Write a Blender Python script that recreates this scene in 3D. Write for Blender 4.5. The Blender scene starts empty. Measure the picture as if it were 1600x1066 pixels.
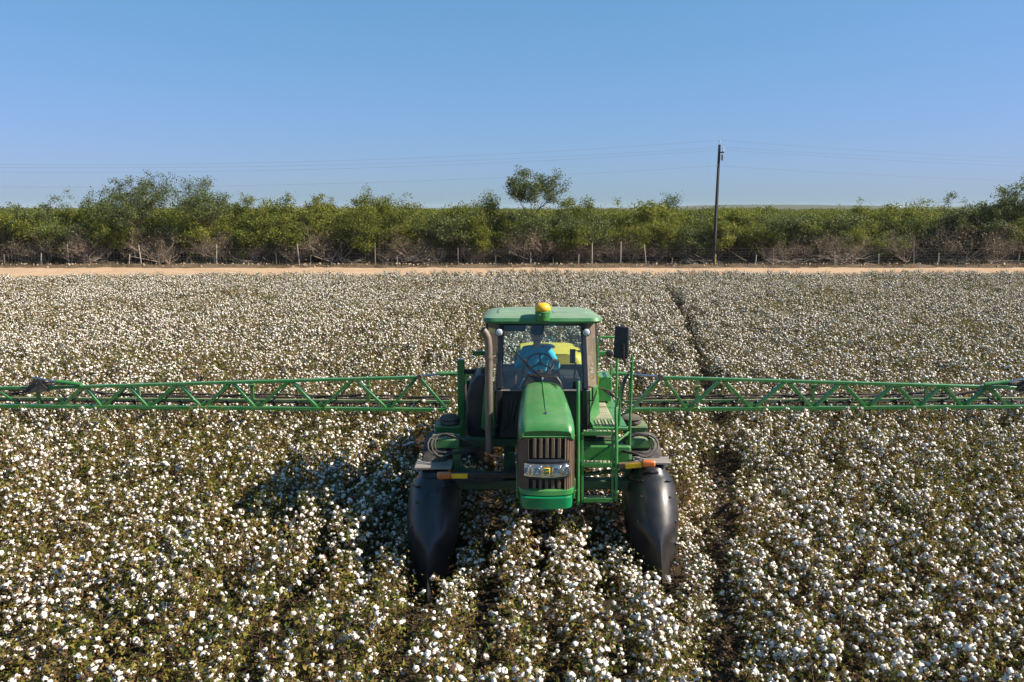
import bpy, bmesh, math, random
import numpy as np
from mathutils import Vector, Matrix, Euler

random.seed(7)
RNG = np.random.default_rng(11)
scene = bpy.context.scene
COL = scene.collection

# ------------------------------------------------------------------ camera
CAM_H, PITCH = 5.2, math.radians(9.5)
cam_data = bpy.data.cameras.new('camera')
cam_data.lens = 28.0
cam_data.sensor_width = 36.0
cam_data.clip_start = 0.1
cam_data.clip_end = 20000.0
cam = bpy.data.objects.new('camera', cam_data)
cam.location = (0, 0, CAM_H)
cam.rotation_euler = (math.radians(90) - PITCH, 0, 0)
COL.objects.link(cam)
scene.camera = cam

# ------------------------------------------------------------------ sky and sun
SUN_EL = math.radians(37.5)
SUN_TOWARD = Vector((math.cos(SUN_EL) * 0.999, -math.cos(SUN_EL) * 0.12, math.sin(SUN_EL))).normalized()
world = bpy.data.worlds.new('World')
scene.world = world
world.use_nodes = True
wn = world.node_tree
bg = wn.nodes['Background']
sky = wn.nodes.new('ShaderNodeTexSky')
sky.sky_type = 'NISHITA'
sky.sun_disc = False
sky.sun_elevation = SUN_EL
sky.sun_rotation = math.atan2(SUN_TOWARD.x, SUN_TOWARD.y)
sky.altitude = 0.0
sky.air_density = 1.0
sky.dust_density = 0.6
sky.ozone_density = 2.2
# grade the whole dome evenly, channel by channel (clear, slightly hazy autumn blue)
_sep = wn.nodes.new('ShaderNodeSeparateColor'); _cmb = wn.nodes.new('ShaderNodeCombineColor')
wn.links.new(sky.outputs[0], _sep.inputs[0])
for _i, (_a, _p, _k) in enumerate(((0.615, 0.72, 0.0), (0.665, 0.21, 0.08), (1.36, 0.38, 0.15))):
    def _math(op, a, b):
        n = wn.nodes.new('ShaderNodeMath'); n.operation = op
        for s_, v_ in zip(n.inputs, (a, b)):
            if isinstance(v_, float): s_.default_value = v_
            else: wn.links.new(v_, s_)
        return n.outputs[0]
    _x = _math('MULTIPLY', _sep.outputs[_i], 0.085)
    _y = _math('MULTIPLY', _math('POWER', _x, _p), _a / 0.1)
    _y = _math('MULTIPLY', _y, _math('DIVIDE', _x, _math('ADD', _x, max(_k, 1e-5))))
    wn.links.new(_y, _cmb.inputs[_i])
wn.links.new(_cmb.outputs[0], bg.inputs[0])
bg.inputs[1].default_value = 0.05
sun_data = bpy.data.lights.new('sun', 'SUN')
sun_data.energy = 5.0
sun_data.angle = math.radians(0.53)
sun_data.color = (1.0, 0.90, 0.77)
sun = bpy.data.objects.new('sun', sun_data)
sun.rotation_euler = SUN_TOWARD.to_track_quat('Z', 'Y').to_euler()
sun.location = (40, -2, 30)
COL.objects.link(sun)
scene.view_settings.view_transform = 'Standard'
scene.view_settings.look = 'None'
scene.view_settings.exposure = 0.95
scene.view_settings.gamma = 1.0
scene.view_settings.use_curve_mapping = False
scene.render.engine = 'CYCLES'
scene.cycles.max_bounces = 8
scene.cycles.diffuse_bounces = 3
scene.cycles.glossy_bounces = 3
scene.cycles.transmission_bounces = 4
scene.cycles.transparent_max_bounces = 8
scene.cycles.use_denoising = True
try:
    scene.cycles.denoising_prefilter = 'ACCURATE'
    scene.cycles.denoising_input_passes = 'RGB_ALBEDO_NORMAL'
except Exception:
    pass

# ------------------------------------------------------------------ helpers
def tag(o, label=None, cat=None, group=None, kind=None):
    if label: o['label'] = label
    if cat: o['category'] = cat
    if group: o['group'] = group
    if kind: o['kind'] = kind
    return o

def empty(name, loc=(0, 0, 0), rz=0.0, parent=None):
    o = bpy.data.objects.new(name, None)
    o.empty_display_size = 0.2
    o.location = loc
    o.rotation_euler = (0, 0, rz)
    o.parent = parent
    COL.objects.link(o)
    return o

def link(name, me, parent=None, loc=None, rot=None, scl=None):
    o = bpy.data.objects.new(name, me)
    COL.objects.link(o)
    o.parent = parent
    if loc is not None: o.location = loc
    if rot is not None: o.rotation_euler = rot
    if scl is not None: o.scale = scl
    return o

class MB:
    """collects shapes into one mesh"""
    def __init__(self, off=(0, 0, 0)):
        self.v, self.f, self.off = [], [], Vector(off)
    def add(self, vs, fs):
        b = len(self.v)
        self.v += [Vector(p) for p in vs]
        self.f += [tuple(i + b for i in q) for q in fs]
        return self
    def box(self, c, s, rot=None, taper=1.0):
        hx, hy, hz = s[0] / 2, s[1] / 2, s[2] / 2
        m = Euler(rot).to_matrix() if rot else Matrix.Identity(3)
        vs = []
        for z in (-1, 1):
            t = taper if z > 0 else 1.0
            for x, y in ((-1, -1), (1, -1), (1, 1), (-1, 1)):
                vs.append(Vector(c) + m @ Vector((x * hx * t, y * hy * t, z * hz)))
        return self.add(vs, [(3, 2, 1, 0), (4, 5, 6, 7), (0, 1, 5, 4), (1, 2, 6, 5), (2, 3, 7, 6), (3, 0, 4, 7)])
    def span(self, a, b):
        c = [(a[i] + b[i]) / 2 for i in range(3)]
        return self.box(c, [abs(b[i] - a[i]) for i in range(3)])
    def bar(self, a, b, w, h, up=(0, 0, 1)):
        a, b = Vector(a), Vector(b)
        d = (b - a).normalized()
        s = d.cross(Vector(up))
        if s.length < 1e-4: s = d.cross(Vector((0, 1, 0)))
        s.normalize(); u = s.cross(d).normalized()
        vs = []
        for p in (a, b):
            for i, j in ((-1, -1), (1, -1), (1, 1), (-1, 1)):
                vs.append(p + s * (i * w / 2) + u * (j * h / 2))
        return self.add(vs, [(0, 1, 2, 3), (7, 6, 5, 4), (4, 5, 1, 0), (5, 6, 2, 1), (6, 7, 3, 2), (7, 4, 0, 3)])
    def tube(self, pts, r, n=8, cap=True):
        pts = [Vector(p) for p in pts]
        rs = r if isinstance(r, (list, tuple)) else [r] * len(pts)
        rings, prev = [], None
        for i, p in enumerate(pts):
            d = (pts[min(i + 1, len(pts) - 1)] - pts[max(i - 1, 0)])
            d = d.normalized() if d.length > 1e-9 else Vector((0, 0, 1))
            if prev is None:
                u = d.cross(Vector((0, 0, 1)))
                if u.length < 1e-3: u = d.cross(Vector((1, 0, 0)))
            else:
                u = prev - d * prev.dot(d)
                if u.length < 1e-6: u = d.orthogonal()
            u.normalize(); prev = u
            w = d.cross(u)
            rings.append([p + (u * math.cos(2 * math.pi * k / n) + w * math.sin(2 * math.pi * k / n)) * rs[i] for k in range(n)])
        return self.loft(rings, cap, cap)
    def loft(self, rings, cap0=True, cap1=True, closed=True):
        n = len(rings[0])
        vs = [p for r in rings for p in r]
        fs = []
        for i in range(len(rings) - 1):
            for k in range(n if closed else n - 1):
                k2 = (k + 1) % n
                fs.append((i * n + k, i * n + k2, (i + 1) * n + k2, (i + 1) * n + k))
        if cap0: fs.append(tuple(reversed(range(n))))
        if cap1: fs.append(tuple(range((len(rings) - 1) * n, len(rings) * n)))
        return self.add(vs, fs)
    def lathe(self, prof, c, axis='Z', n=24, mod=None):
        rings = []
        for (r, h) in prof:
            ring = []
            for k in range(n):
                a = 2 * math.pi * k / n
                rr = r if mod is None else mod(r, k)
                x, y = rr * math.cos(a), rr * math.sin(a)
                p = {'Z': (x, y, h), 'X': (h, x, y), 'Y': (x, h, y)}[axis]
                ring.append(Vector(c) + Vector(p))
            rings.append(ring)
        return self.loft(rings)
    def build(self, name, mat, parent=None, smooth=30, bevel=0.0, label=None, kind=None):
        me = bpy.data.meshes.new(name)
        me.from_pydata([tuple(p - self.off) for p in self.v], [], self.f)
        me.validate()
        bm = bmesh.new(); bm.from_mesh(me)
        bmesh.ops.recalc_face_normals(bm, faces=bm.faces)
        bm.to_mesh(me); bm.free()
        me.materials.append(mat)
        if smooth:
            me.shade_smooth()
            me.set_sharp_from_angle(angle=math.radians(smooth))
        o = link(name, me, parent)
        if bevel:
            m = o.modifiers.new('bevel', 'BEVEL')
            m.width = bevel; m.segments = 2; m.limit_method = 'ANGLE'; m.angle_limit = math.radians(40)
            m.harden_normals = False
        if label: o['label'] = label
        if kind: o['kind'] = kind
        return o

# ------------------------------------------------------------------ materials
def ramp(nt, fac, stops):
    r = nt.nodes.new('ShaderNodeValToRGB')
    el = r.color_ramp.elements
    while len(el) < len(stops): el.new(0.5)
    for e, (p, c) in zip(el, stops):
        e.position = p; e.color = (*c, 1)
    nt.links.new(fac, r.inputs[0])
    return r.outputs[0]

def noise(nt, scale, detail=4, rough=0.55, coord='Object', stretch=None):
    tc = nt.nodes.new('ShaderNodeTexCoord')
    n = nt.nodes.new('ShaderNodeTexNoise')
    n.inputs['Scale'].default_value = scale
    n.inputs['Detail'].default_value = detail
    n.inputs['Roughness'].default_value = rough
    src = tc.outputs[coord]
    if stretch:
        mp = nt.nodes.new('ShaderNodeMapping'); mp.inputs['Scale'].default_value = stretch
        nt.links.new(src, mp.inputs[0]); src = mp.outputs[0]
    nt.links.new(src, n.inputs['Vector'])
    return n.outputs['Fac']

def mixc(nt, fac, a, b):
    m = nt.nodes.new('ShaderNodeMix'); m.data_type = 'RGBA'
    for sock, val in ((m.inputs[0], fac), (m.inputs[6], a), (m.inputs[7], b)):
        if hasattr(val, 'is_output') or isinstance(val, bpy.types.NodeSocket): nt.links.new(val, sock)
        elif isinstance(val, (int, float)): sock.default_value = val
        else: sock.default_value = (*val, 1)
    return m.outputs[2]

def bump(nt, bsdf, h, strength=0.3, dist=0.02):
    b = nt.nodes.new('ShaderNodeBump')
    b.inputs['Strength'].default_value = strength; b.inputs['Distance'].default_value = dist
    nt.links.new(h, b.inputs['Height']); nt.links.new(b.outputs[0], bsdf.inputs['Normal'])

def base_mat(name, color, rough=0.5, metal=0.0, coat=0.0, dust=0.0, dust_col=(0.36, 0.28, 0.19), dscale=6.0, spec=0.5, top_dust=0.0, grain=None):
    m = bpy.data.materials.new(name); m.use_nodes = True
    nt = m.node_tree; b = nt.nodes['Principled BSDF']
    b.inputs['Roughness'].default_value = rough
    b.inputs['Metallic'].default_value = metal
    b.inputs['Coat Weight'].default_value = coat
    b.inputs['Coat Roughness'].default_value = 0.15
    b.inputs['Specular IOR Level'].default_value = spec
    n = noise(nt, dscale, 6, 0.62, stretch=grain)
    col = ramp(nt, n, [(0.25, tuple(c * 0.82 for c in color)), (0.75, tuple(min(1, c * 1.14) for c in color))])
    if dust > 0 or top_dust > 0:
        n2 = noise(nt, dscale * 0.45, 7, 0.68)
        mr = nt.nodes.new('ShaderNodeMapRange')
        mr.inputs[1].default_value = 0.42; mr.inputs[2].default_value = 0.68
        mr.inputs[3].default_value = 0.10 * dust; mr.inputs[4].default_value = dust
        nt.links.new(n2, mr.inputs[0])
        fac = mr.outputs[0]
        if top_dust > 0:     # dust settles on what faces up
            g = nt.nodes.new('ShaderNodeNewGeometry'); sx = nt.nodes.new('ShaderNodeSeparateXYZ')
            nt.links.new(g.outputs['Normal'], sx.inputs[0])
            m2 = nt.nodes.new('ShaderNodeMapRange'); m2.inputs[1].default_value = 0.55; m2.inputs[2].default_value = 1.0
            m2.inputs[4].default_value = top_dust
            nt.links.new(sx.outputs[2], m2.inputs[0])
            ad = nt.nodes.new('ShaderNodeMath'); ad.operation = 'ADD'; ad.use_clamp = True
            nt.links.new(fac, ad.inputs[0]); nt.links.new(m2.outputs[0], ad.inputs[1]); fac = ad.outputs[0]
        col = mixc(nt, fac, col, dust_col)
        rr = nt.nodes.new('ShaderNodeMapRange'); rr.inputs[3].default_value = rough; rr.inputs[4].default_value = 0.85
        nt.links.new(fac, rr.inputs[0]); nt.links.new(rr.outputs[0], b.inputs['Roughness'])
    nt.links.new(col, b.inputs['Base Color'])
    bump(nt, b, n, 0.08, 0.01)
    return m

def leaf_mat(name, stops, transl=0.35, rough=0.55, obj_var=0.25):
    m = bpy.data.materials.new(name); m.use_nodes = True
    nt = m.node_tree; b = nt.nodes['Principled BSDF']; out = nt.nodes['Material Output']
    g = nt.nodes.new('ShaderNodeNewGeometry'); oi = nt.nodes.new('ShaderNodeObjectInfo')
    ma = nt.nodes.new('ShaderNodeMath'); ma.operation = 'MULTIPLY_ADD'
    ma.inputs[1].default_value = obj_var; ma.inputs[2].default_value = -obj_var / 2
    nt.links.new(oi.outputs['Random'], ma.inputs[0])
    ad = nt.nodes.new('ShaderNodeMath'); ad.operation = 'ADD'; ad.use_clamp = True
    nt.links.new(g.outputs['Random Per Island'], ad.inputs[0]); nt.links.new(ma.outputs[0], ad.inputs[1])
    col = ramp(nt, ad.outputs[0], stops)
    nt.links.new(col, b.inputs['Base Color'])
    b.inputs['Roughness'].default_value = rough
    b.inputs['Specular IOR Level'].default_value = 0.25
    t = nt.nodes.new('ShaderNodeBsdfTranslucent'); nt.links.new(col, t.inputs[0])
    mx = nt.nodes.new('ShaderNodeMixShader'); mx.inputs[0].default_value = transl
    nt.links.new(b.outputs[0], mx.inputs[1]); nt.links.new(t.outputs[0], mx.inputs[2])
    nt.links.new(mx.outputs[0], out.inputs[0])
    return m

def glass_mat(name, tint, dust=0.0, dust_col=(0.42, 0.34, 0.25)):
    m = bpy.data.materials.new(name); m.use_nodes = True
    nt = m.node_tree; nt.nodes.remove(nt.nodes['Principled BSDF']); out = nt.nodes['Material Output']
    tr = nt.nodes.new('ShaderNodeBsdfTransparent'); tr.inputs[0].default_value = (*tint, 1)
    gl = nt.nodes.new('ShaderNodeBsdfGlossy'); gl.inputs['Roughness'].default_value = 0.02
    fr = nt.nodes.new('ShaderNodeFresnel'); fr.inputs[0].default_value = 1.5
    mx = nt.nodes.new('ShaderNodeMixShader')
    nt.links.new(fr.outputs[0], mx.inputs[0]); nt.links.new(tr.outputs[0], mx.inputs[1]); nt.links.new(gl.outputs[0], mx.inputs[2])
    last = mx.outputs[0]
    if dust:
        df = nt.nodes.new('ShaderNodeBsdfDiffuse'); df.inputs[0].default_value = (*dust_col, 1)
        n = noise(nt, 7, 6, 0.6)
        mr = nt.nodes.new('ShaderNodeMapRange'); mr.inputs[1].default_value = 0.3; mr.inputs[2].default_value = 0.7
        mr.inputs[3].default_value = dust * 0.6; mr.inputs[4].default_value = dust
        nt.links.new(n, mr.inputs[0])
        m2 = nt.nodes.new('ShaderNodeMixShader')
        nt.links.new(mr.outputs[0], m2.inputs[0]); nt.links.new(last, m2.inputs[1]); nt.links.new(df.outputs[0], m2.inputs[2])
        last = m2.outputs[0]
    nt.links.new(last, out.inputs[0])
    return m

def ground_mat(name, stops, scale, bscale, bstr, bdist):
    m = bpy.data.materials.new(name); m.use_nodes = True
    nt = m.node_tree; b = nt.nodes['Principled BSDF']
    n = noise(nt, scale, 8, 0.65); n2 = noise(nt, bscale, 8, 0.7)
    mm = nt.nodes.new('ShaderNodeMath'); mm.operation = 'MULTIPLY_ADD'; mm.inputs[1].default_value = 0.45
    nt.links.new(n2, mm.inputs[0])
    m3 = nt.nodes.new('ShaderNodeMath'); m3.operation = 'MULTIPLY'; m3.inputs[1].default_value = 0.55
    nt.links.new(n, m3.inputs[0]); nt.links.new(m3.outputs[0], mm.inputs[2])
    nt.links.new(ramp(nt, mm.outputs[0], stops), b.inputs['Base Color'])
    b.inputs['Roughness'].default_value = 0.95; b.inputs['Specular IOR Level'].default_value = 0.1
    bump(nt, b, n2, bstr, bdist)
    return m

G = {}
G['green'] = base_mat('green_paint', (0.024, 0.185, 0.034), 0.32, coat=0.3, dust=0.22, top_dust=0.14, dust_col=(0.26, 0.30, 0.18))
G['green_roof'] = base_mat('green_roof_plastic', (0.032, 0.175, 0.052), 0.42, dust=0.30, top_dust=0.55, dust_col=(0.25, 0.31, 0.23))
G['green_bumper'] = base_mat('green_bumper_paint', (0.004, 0.190, 0.065), 0.28, coat=0.4)
G['green_dusty'] = base_mat('dusty_green_paint', (0.024, 0.160, 0.034), 0.45, dust=0.42, top_dust=0.3)
G['green_shaded'] = base_mat('shaded_grimy_green_paint', (0.010, 0.062, 0.018), 0.5, dust=0.4, dust_col=(0.10, 0.08, 0.05))  # green paint darkened to stand in for chassis shade, with mottled grime mixed in
G['grille'] = base_mat('dusty_grille_plastic', (0.12, 0.080, 0.052), 0.75, dust=0.6, dust_col=(0.24, 0.155, 0.09), dscale=9)
G['grille_dark'] = base_mat('black_grille_core', (0.016, 0.014, 0.012), 0.7, dust=0.25, dust_col=(0.08, 0.055, 0.035))
G['black'] = base_mat('black_plastic', (0.013, 0.014, 0.016), 0.42, dust=0.06)
G['black_trim'] = base_mat('black_trim', (0.018, 0.020, 0.024), 0.3, coat=0.2)
G['divider'] = base_mat('black_moulded_divider', (0.013, 0.014, 0.017), 0.33, coat=0.10, dust=0.30, dust_col=(0.085, 0.066, 0.046), dscale=5, grain=(5, 5, 0.35))
G['rubber'] = base_mat('tyre_rubber', (0.020, 0.019, 0.018), 0.8, dust=0.75, dust_col=(0.20, 0.165, 0.125), dscale=8)
G['hose'] = base_mat('hydraulic_hose_rubber', (0.022, 0.020, 0.019), 0.6, dust=0.5, dust_col=(0.20, 0.16, 0.12))
G['grey'] = base_mat('grey_metal', (0.20, 0.19, 0.18), 0.5, dust=0.5)
G['steel'] = base_mat('steel_rod', (0.55, 0.56, 0.58), 0.25, metal=1.0)
G['exhaust'] = base_mat('heat_browned_exhaust', (0.20, 0.16, 0.125), 0.5, metal=0.55, dust=0.4, dust_col=(0.30, 0.23, 0.17), dscale=4)
G['yellow'] = base_mat('yellow_plastic', (0.85, 0.46, 0.02), 0.4)
G['tank'] = base_mat('yellow_tank_poly', (0.60, 0.50, 0.03), 0.5, dust=0.15)
G['reflector'] = base_mat('yellow_reflector', (0.80, 0.46, 0.015), 0.35)
G['amber'] = base_mat('amber_lens', (0.55, 0.13, 0.02), 0.25, coat=0.6, dust=0.2)
G['tread'] = base_mat('dusty_step_plate', (0.30, 0.30, 0.20), 0.7, dust=0.6, dust_col=(0.45, 0.39, 0.29), dscale=12)
G['lamp'] = base_mat('chrome_lamp_reflector', (0.72, 0.78, 0.84), 0.16, metal=1.0)
G['lens'] = base_mat('white_lens', (0.50, 0.53, 0.56), 0.2, coat=0.6)
G['bowl'] = base_mat('blue_grey_reflector_bowl', (0.30, 0.40, 0.50), 0.2, metal=0.85)
G['tint'] = glass_mat('tinted_windshield', (0.92, 0.96, 0.945), 0.03, (0.4, 0.42, 0.4))
G['dusty_glass'] = glass_mat('dusty_side_glass', (0.80, 0.86, 0.83), 0.36)
G['clear'] = glass_mat('clear_lamp_cover', (0.92, 0.95, 0.97))
G['interior'] = base_mat('dark_cab_interior', (0.03, 0.031, 0.030), 0.7)
G['dash'] = base_mat('grey_dash_plastic', (0.10, 0.095, 0.08), 0.7)
G['shirt'] = base_mat('turquoise_shirt_cloth', (0.05, 0.50, 0.72), 0.85, dscale=14)
G['jeans'] = base_mat('pale_denim', (0.30, 0.44, 0.50), 0.9, dscale=20)
G['skin'] = base_mat('skin', (0.58, 0.35, 0.25), 0.55)
G['cap'] = base_mat('navy_cap_cloth', (0.02, 0.03, 0.055), 0.85)
G['hair'] = base_mat('dark_hair', (0.03, 0.022, 0.018), 0.7)
G['boot'] = base_mat('brown_leather', (0.09, 0.05, 0.03), 0.6)
G['wood_pole'] = base_mat('creosoted_pole_wood', (0.036, 0.026, 0.020), 0.9, dscale=3, grain=(8, 8, 0.5))
G['post'] = base_mat('weathered_post_wood', (0.42, 0.37, 0.30), 0.9, dscale=5, grain=(8, 8, 1))
G['post_dark'] = base_mat('grey_post_wood', (0.22, 0.185, 0.145), 0.9, dscale=5, grain=(8, 8, 1))
G['post_yellow'] = base_mat('yellow_marker_plastic', (0.62, 0.42, 0.10), 0.7)
G['wire'] = base_mat('galvanised_wire', (0.20, 0.185, 0.17), 0.6, metal=0.3)
G['cable'] = base_mat('weathered_conductor', (0.16, 0.20, 0.26), 0.6)
G['porcelain'] = base_mat('pale_porcelain', (0.55, 0.54, 0.52), 0.3)
G['bark'] = base_mat('mesquite_bark', (0.095, 0.070, 0.050), 0.95, dscale=8)
G['twig'] = base_mat('dry_grey_twigs', (0.27, 0.20, 0.145), 0.95, dscale=8)
G['dead'] = base_mat('bleached_dead_wood', (0.33, 0.265, 0.20), 0.95, dscale=8)
G['stone'] = base_mat('pale_clod', (0.40, 0.30, 0.21), 0.95, dscale=3)
G['shed'] = base_mat('white_painted_metal', (0.75, 0.75, 0.74), 0.5)
G['soil'] = ground_mat('field_soil', [(0.25, (0.030, 0.021, 0.014)), (0.6, (0.065, 0.046, 0.031)), (0.85, (0.12, 0.09, 0.063))], 0.9, 22, 0.8, 0.05)
G['road'] = ground_mat('dirt_road', [(0.25, (0.30, 0.19, 0.11)), (0.5, (0.44, 0.30, 0.185)), (0.75, (0.58, 0.42, 0.28))], 0.35, 3.0, 0.7, 0.08)
G['verge'] = ground_mat('verge_soil', [(0.25, (0.07, 0.05, 0.03)), (0.55, (0.15, 0.105, 0.065)), (0.8, (0.27, 0.195, 0.13))], 0.7, 4.0, 0.8, 0.1)
G['land'] = ground_mat('scrub_land', [(0.3, (0.05, 0.055, 0.02)), (0.6, (0.085, 0.10, 0.035)), (0.85, (0.12, 0.12, 0.05))], 0.02, 0.6, 0.3, 0.3)
G['cotton'] = bpy.data.materials.new('cotton_fluff')
G['cotton'].use_nodes = True
_nt = G['cotton'].node_tree; _b = _nt.nodes['Principled BSDF']
_g = _nt.nodes.new('ShaderNodeNewGeometry')
_nt.links.new(ramp(_nt, _g.outputs['Random Per Island'], [(0.0, (0.40, 0.31, 0.22)), (0.10, (0.55, 0.48, 0.39)), (0.25, (0.76, 0.71, 0.63)), (1.0, (0.83, 0.79, 0.72))]), _b.inputs['Base Color'])
_b.inputs['Roughness'].default_value = 0.95; _b.inputs['Specular IOR Level'].default_value = 0.05
bump(_nt, _b, noise(_nt, 90, 4, 0.7), 0.7, 0.01)
G['cotton_leaf'] = leaf_mat('cotton_leaf', [(0.0, (0.032, 0.055, 0.008)), (0.30, (0.095, 0.125, 0.015)), (0.52, (0.235, 0.215, 0.030)), (0.70, (0.31, 0.225, 0.052)), (0.84, (0.16, 0.085, 0.03)), (1.0, (0.33, 0.205, 0.08))], 0.38, obj_var=0.42)
G['burr'] = leaf_mat('dry_boll_burr', [(0.0, (0.10, 0.058, 0.030)), (1.0, (0.22, 0.14, 0.075))], 0.1)
G['cotton_stem'] = base_mat('cotton_stalk', (0.10, 0.055, 0.03), 0.9, dscale=20)
G['leaf'] = leaf_mat('mesquite_leaf', [(0.0, (0.055, 0.070, 0.010)), (0.4, (0.13, 0.155, 0.017)), (0.75, (0.22, 0.235, 0.026)), (1.0, (0.31, 0.295, 0.05))], 0.42)
G['leaf_dark'] = leaf_mat('dark_evergreen_leaf', [(0.0, (0.042, 0.060, 0.016)), (0.5, (0.095, 0.122, 0.030)), (1.0, (0.18, 0.205, 0.058))], 0.3)
G['leaf_dry'] = leaf_mat('dry_scrub_leaf', [(0.0, (0.07, 0.062, 0.028)), (0.5, (0.125, 0.098, 0.052)), (1.0, (0.20, 0.15, 0.088))], 0.25)
# ------------------------------------------------------------------ the ground
def sheet(name, x0, x1, y0, y1, nx, ny, zf, mat, label, cat='ground'):
    xs, ys = np.linspace(x0, x1, nx), np.linspace(y0, y1, ny)
    vs = [(x, y, zf(x, y)) for y in ys for x in xs]
    fs = [(j * nx + i, j * nx + i + 1, (j + 1) * nx + i + 1, (j + 1) * nx + i) for j in range(ny - 1) for i in range(nx - 1)]
    me = bpy.data.meshes.new(name); me.from_pydata(vs, [], fs); me.materials.append(mat); me.shade_smooth()
    o = link(name, me)
    return tag(o, label, cat, kind='structure')

def field_edge(x):
    return 54.5 - 0.075 * max(0.0, -x - 2) + 0.35 * math.sin(x * 0.21) + 0.2 * math.sin(x * 0.83 + 1)

sheet('ground', -4200, 4200, -300, 4600, 3, 3, lambda x, y: -0.03, G['land'], 'flat scrub land reaching to the horizon')
def furrow(x, y):
    return 0.03 + 0.06 * math.cos((x - 0.44 - 0.38) / 0.76 * 2 * math.pi)
sheet('field_soil', -52, 52, -6, 56, 640, 40, furrow, G['soil'], 'dark brown soil of the cotton field')
sheet('dirt_road', -120, 120, 53.0, 71.0, 160, 20,
      lambda x, y: 0.02 + 0.05 * math.sin(y * 1.3 + 0.6 * math.sin(x * .1)) * math.exp(-((y - 62) / 6) ** 2) + 0.02 * math.sin(x * 0.7 + y), G['road'], 'pale dirt track between cotton field and fence', 'road')
sheet('verge', -120, 120, 69.4, 78.0, 260, 24,
      lambda x, y: 0.02 + 0.30 * math.exp(-((y - 70.9 - 0.3 * math.sin(x * .3)) / 0.75) ** 2) * (0.65 + 0.35 * math.sin(x * 0.9 + math.sin(x * .37) * 2)) + 0.04 * math.sin(x * 3.1 + y * 2), G['verge'], 'low earth bank along the wire fence')
def ridge(x, y):
    u = math.exp(-((x - 860) / 330) ** 2) * 13 + math.exp(-((x + 900) / 700) ** 2) * 3.5 + math.exp(-((x - 2100) / 600) ** 2) * 9
    return (u + 1.0 + 0.7 * math.sin(x * 0.05) + 0.5 * math.sin(x * 0.13)) * max(0.0, math.sin(min(1, max(0, (y - 1500) / 1400)) * math.pi / 2)) - 0.02
_hz_rng = random.Random(4)
sheet('hills', -3600, 3600, 1500, 3400, 1000, 14, lambda x, y: ridge(x, y) + (_hz_rng.uniform(0, 1.6) if y > 1600 else 0), G['land'], 'low far ridge on the horizon', 'hills')

# ------------------------------------------------------------------ cotton plants
def unit_ico(sub):
    bm = bmesh.new(); bmesh.ops.create_icosphere(bm, subdivisions=sub, radius=1.0)
    v = np.array([p.co[:] for p in bm.verts]); f = np.array([[q.index for q in t.verts] for t in bm.faces]); bm.free()
    return v, f
ICO1, ICO1F = unit_ico(2)

def rot_to(d):
    return Vector((0, 0, 1)).rotation_difference(Vector(d).normalized()).to_matrix()

def boll_geometry(rng, r):
    """one open boll facing +Z: four or five fluffy locks fused into one body"""
    v = ICO1.copy()
    n = rng.integers(4, 6); a0 = rng.random() * 6.28
    th = np.arctan2(v[:, 1], v[:, 0])
    lob = 0.5 + 0.5 * np.cos(n * (th - a0))
    rad = np.sqrt(v[:, 0] ** 2 + v[:, 1] ** 2)
    k = 0.70 + 0.42 * lob * rad * rng.uniform(.5, 1.2) + 0.10 * rng.standard_normal(len(v))
    v = v * k[:, None] * np.array([rng.uniform(.78, 1.25), rng.uniform(.78, 1.2), 1.0])
    v[:, 2] *= rng.uniform(0.62, 1.10)
    if rng.random() < .22: v[:, 2] -= 1.1 * np.clip(v[:, 0], 0, None) * rng.uniform(.5, 1.3)    # a lock hanging out
    v[:, 2] -= 0.18 * (1 - lob) * rad
    return v * r, ICO1F

def burr_geometry(rng, r):
    vs, fs = [], []
    for k in range(4):
        a = k * math.pi / 2 + rng.random() * 0.7
        ca, sa = math.cos(a), math.sin(a); w = 0.42 * r
        b = len(vs)
        vs += [(-sa * w * .5, ca * w * .5, -0.95 * r), (sa * w * .5, -ca * w * .5, -0.95 * r),
               (ca * r * 1.02 + sa * w, sa * r * 1.02 - ca * w, -0.25 * r), (ca * r * 1.5, sa * r * 1.5, 0.22 * r), (ca * r * 1.02 - sa * w, sa * r * 1.02 + ca * w, -0.25 * r)]
        fs += [(b, b + 1, b + 2, b + 4), (b + 2, b + 3, b + 4)]
    return np.array(vs), fs

def leaf_geometry(rng, s):
    """three-lobed leaf, folded along its midrib"""
    fold = rng.uniform(-0.35, 0.15) * s; curl = rng.uniform(-0.3, 0.25) * s
    v = np.array([(0, 0, 0), (0.42 * s, 0.22 * s, fold), (0.18 * s, 0.42 * s, 0.2 * fold), (0.0, 1.0 * s, curl), (-0.18 * s, 0.42 * s, 0.2 * fold), (-0.42 * s, 0.22 * s, fold), (0, 0.4 * s, 0)])
    f = [(0, 1, 6), (1, 2, 6), (2, 3, 6), (3, 4, 6), (4, 5, 6), (5, 0, 6)]
    return v, f

def mesh_from(name, parts, mats):
    """parts: list of (verts array, faces, material index)"""
    V, F, M, off = [], [], [], 0
    for v, f, mi in parts:
        V.append(np.asarray(v, dtype=float)); F += [tuple(int(i) + off for i in q) for q in f]; M += [mi] * len(f); off += len(v)
    me = bpy.data.meshes.new(name)
    me.from_pydata(np.concatenate(V).tolist(), [], F)
    for m in mats: me.materials.append(m)
    me.polygons.foreach_set('material_index', M)
    return me

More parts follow.
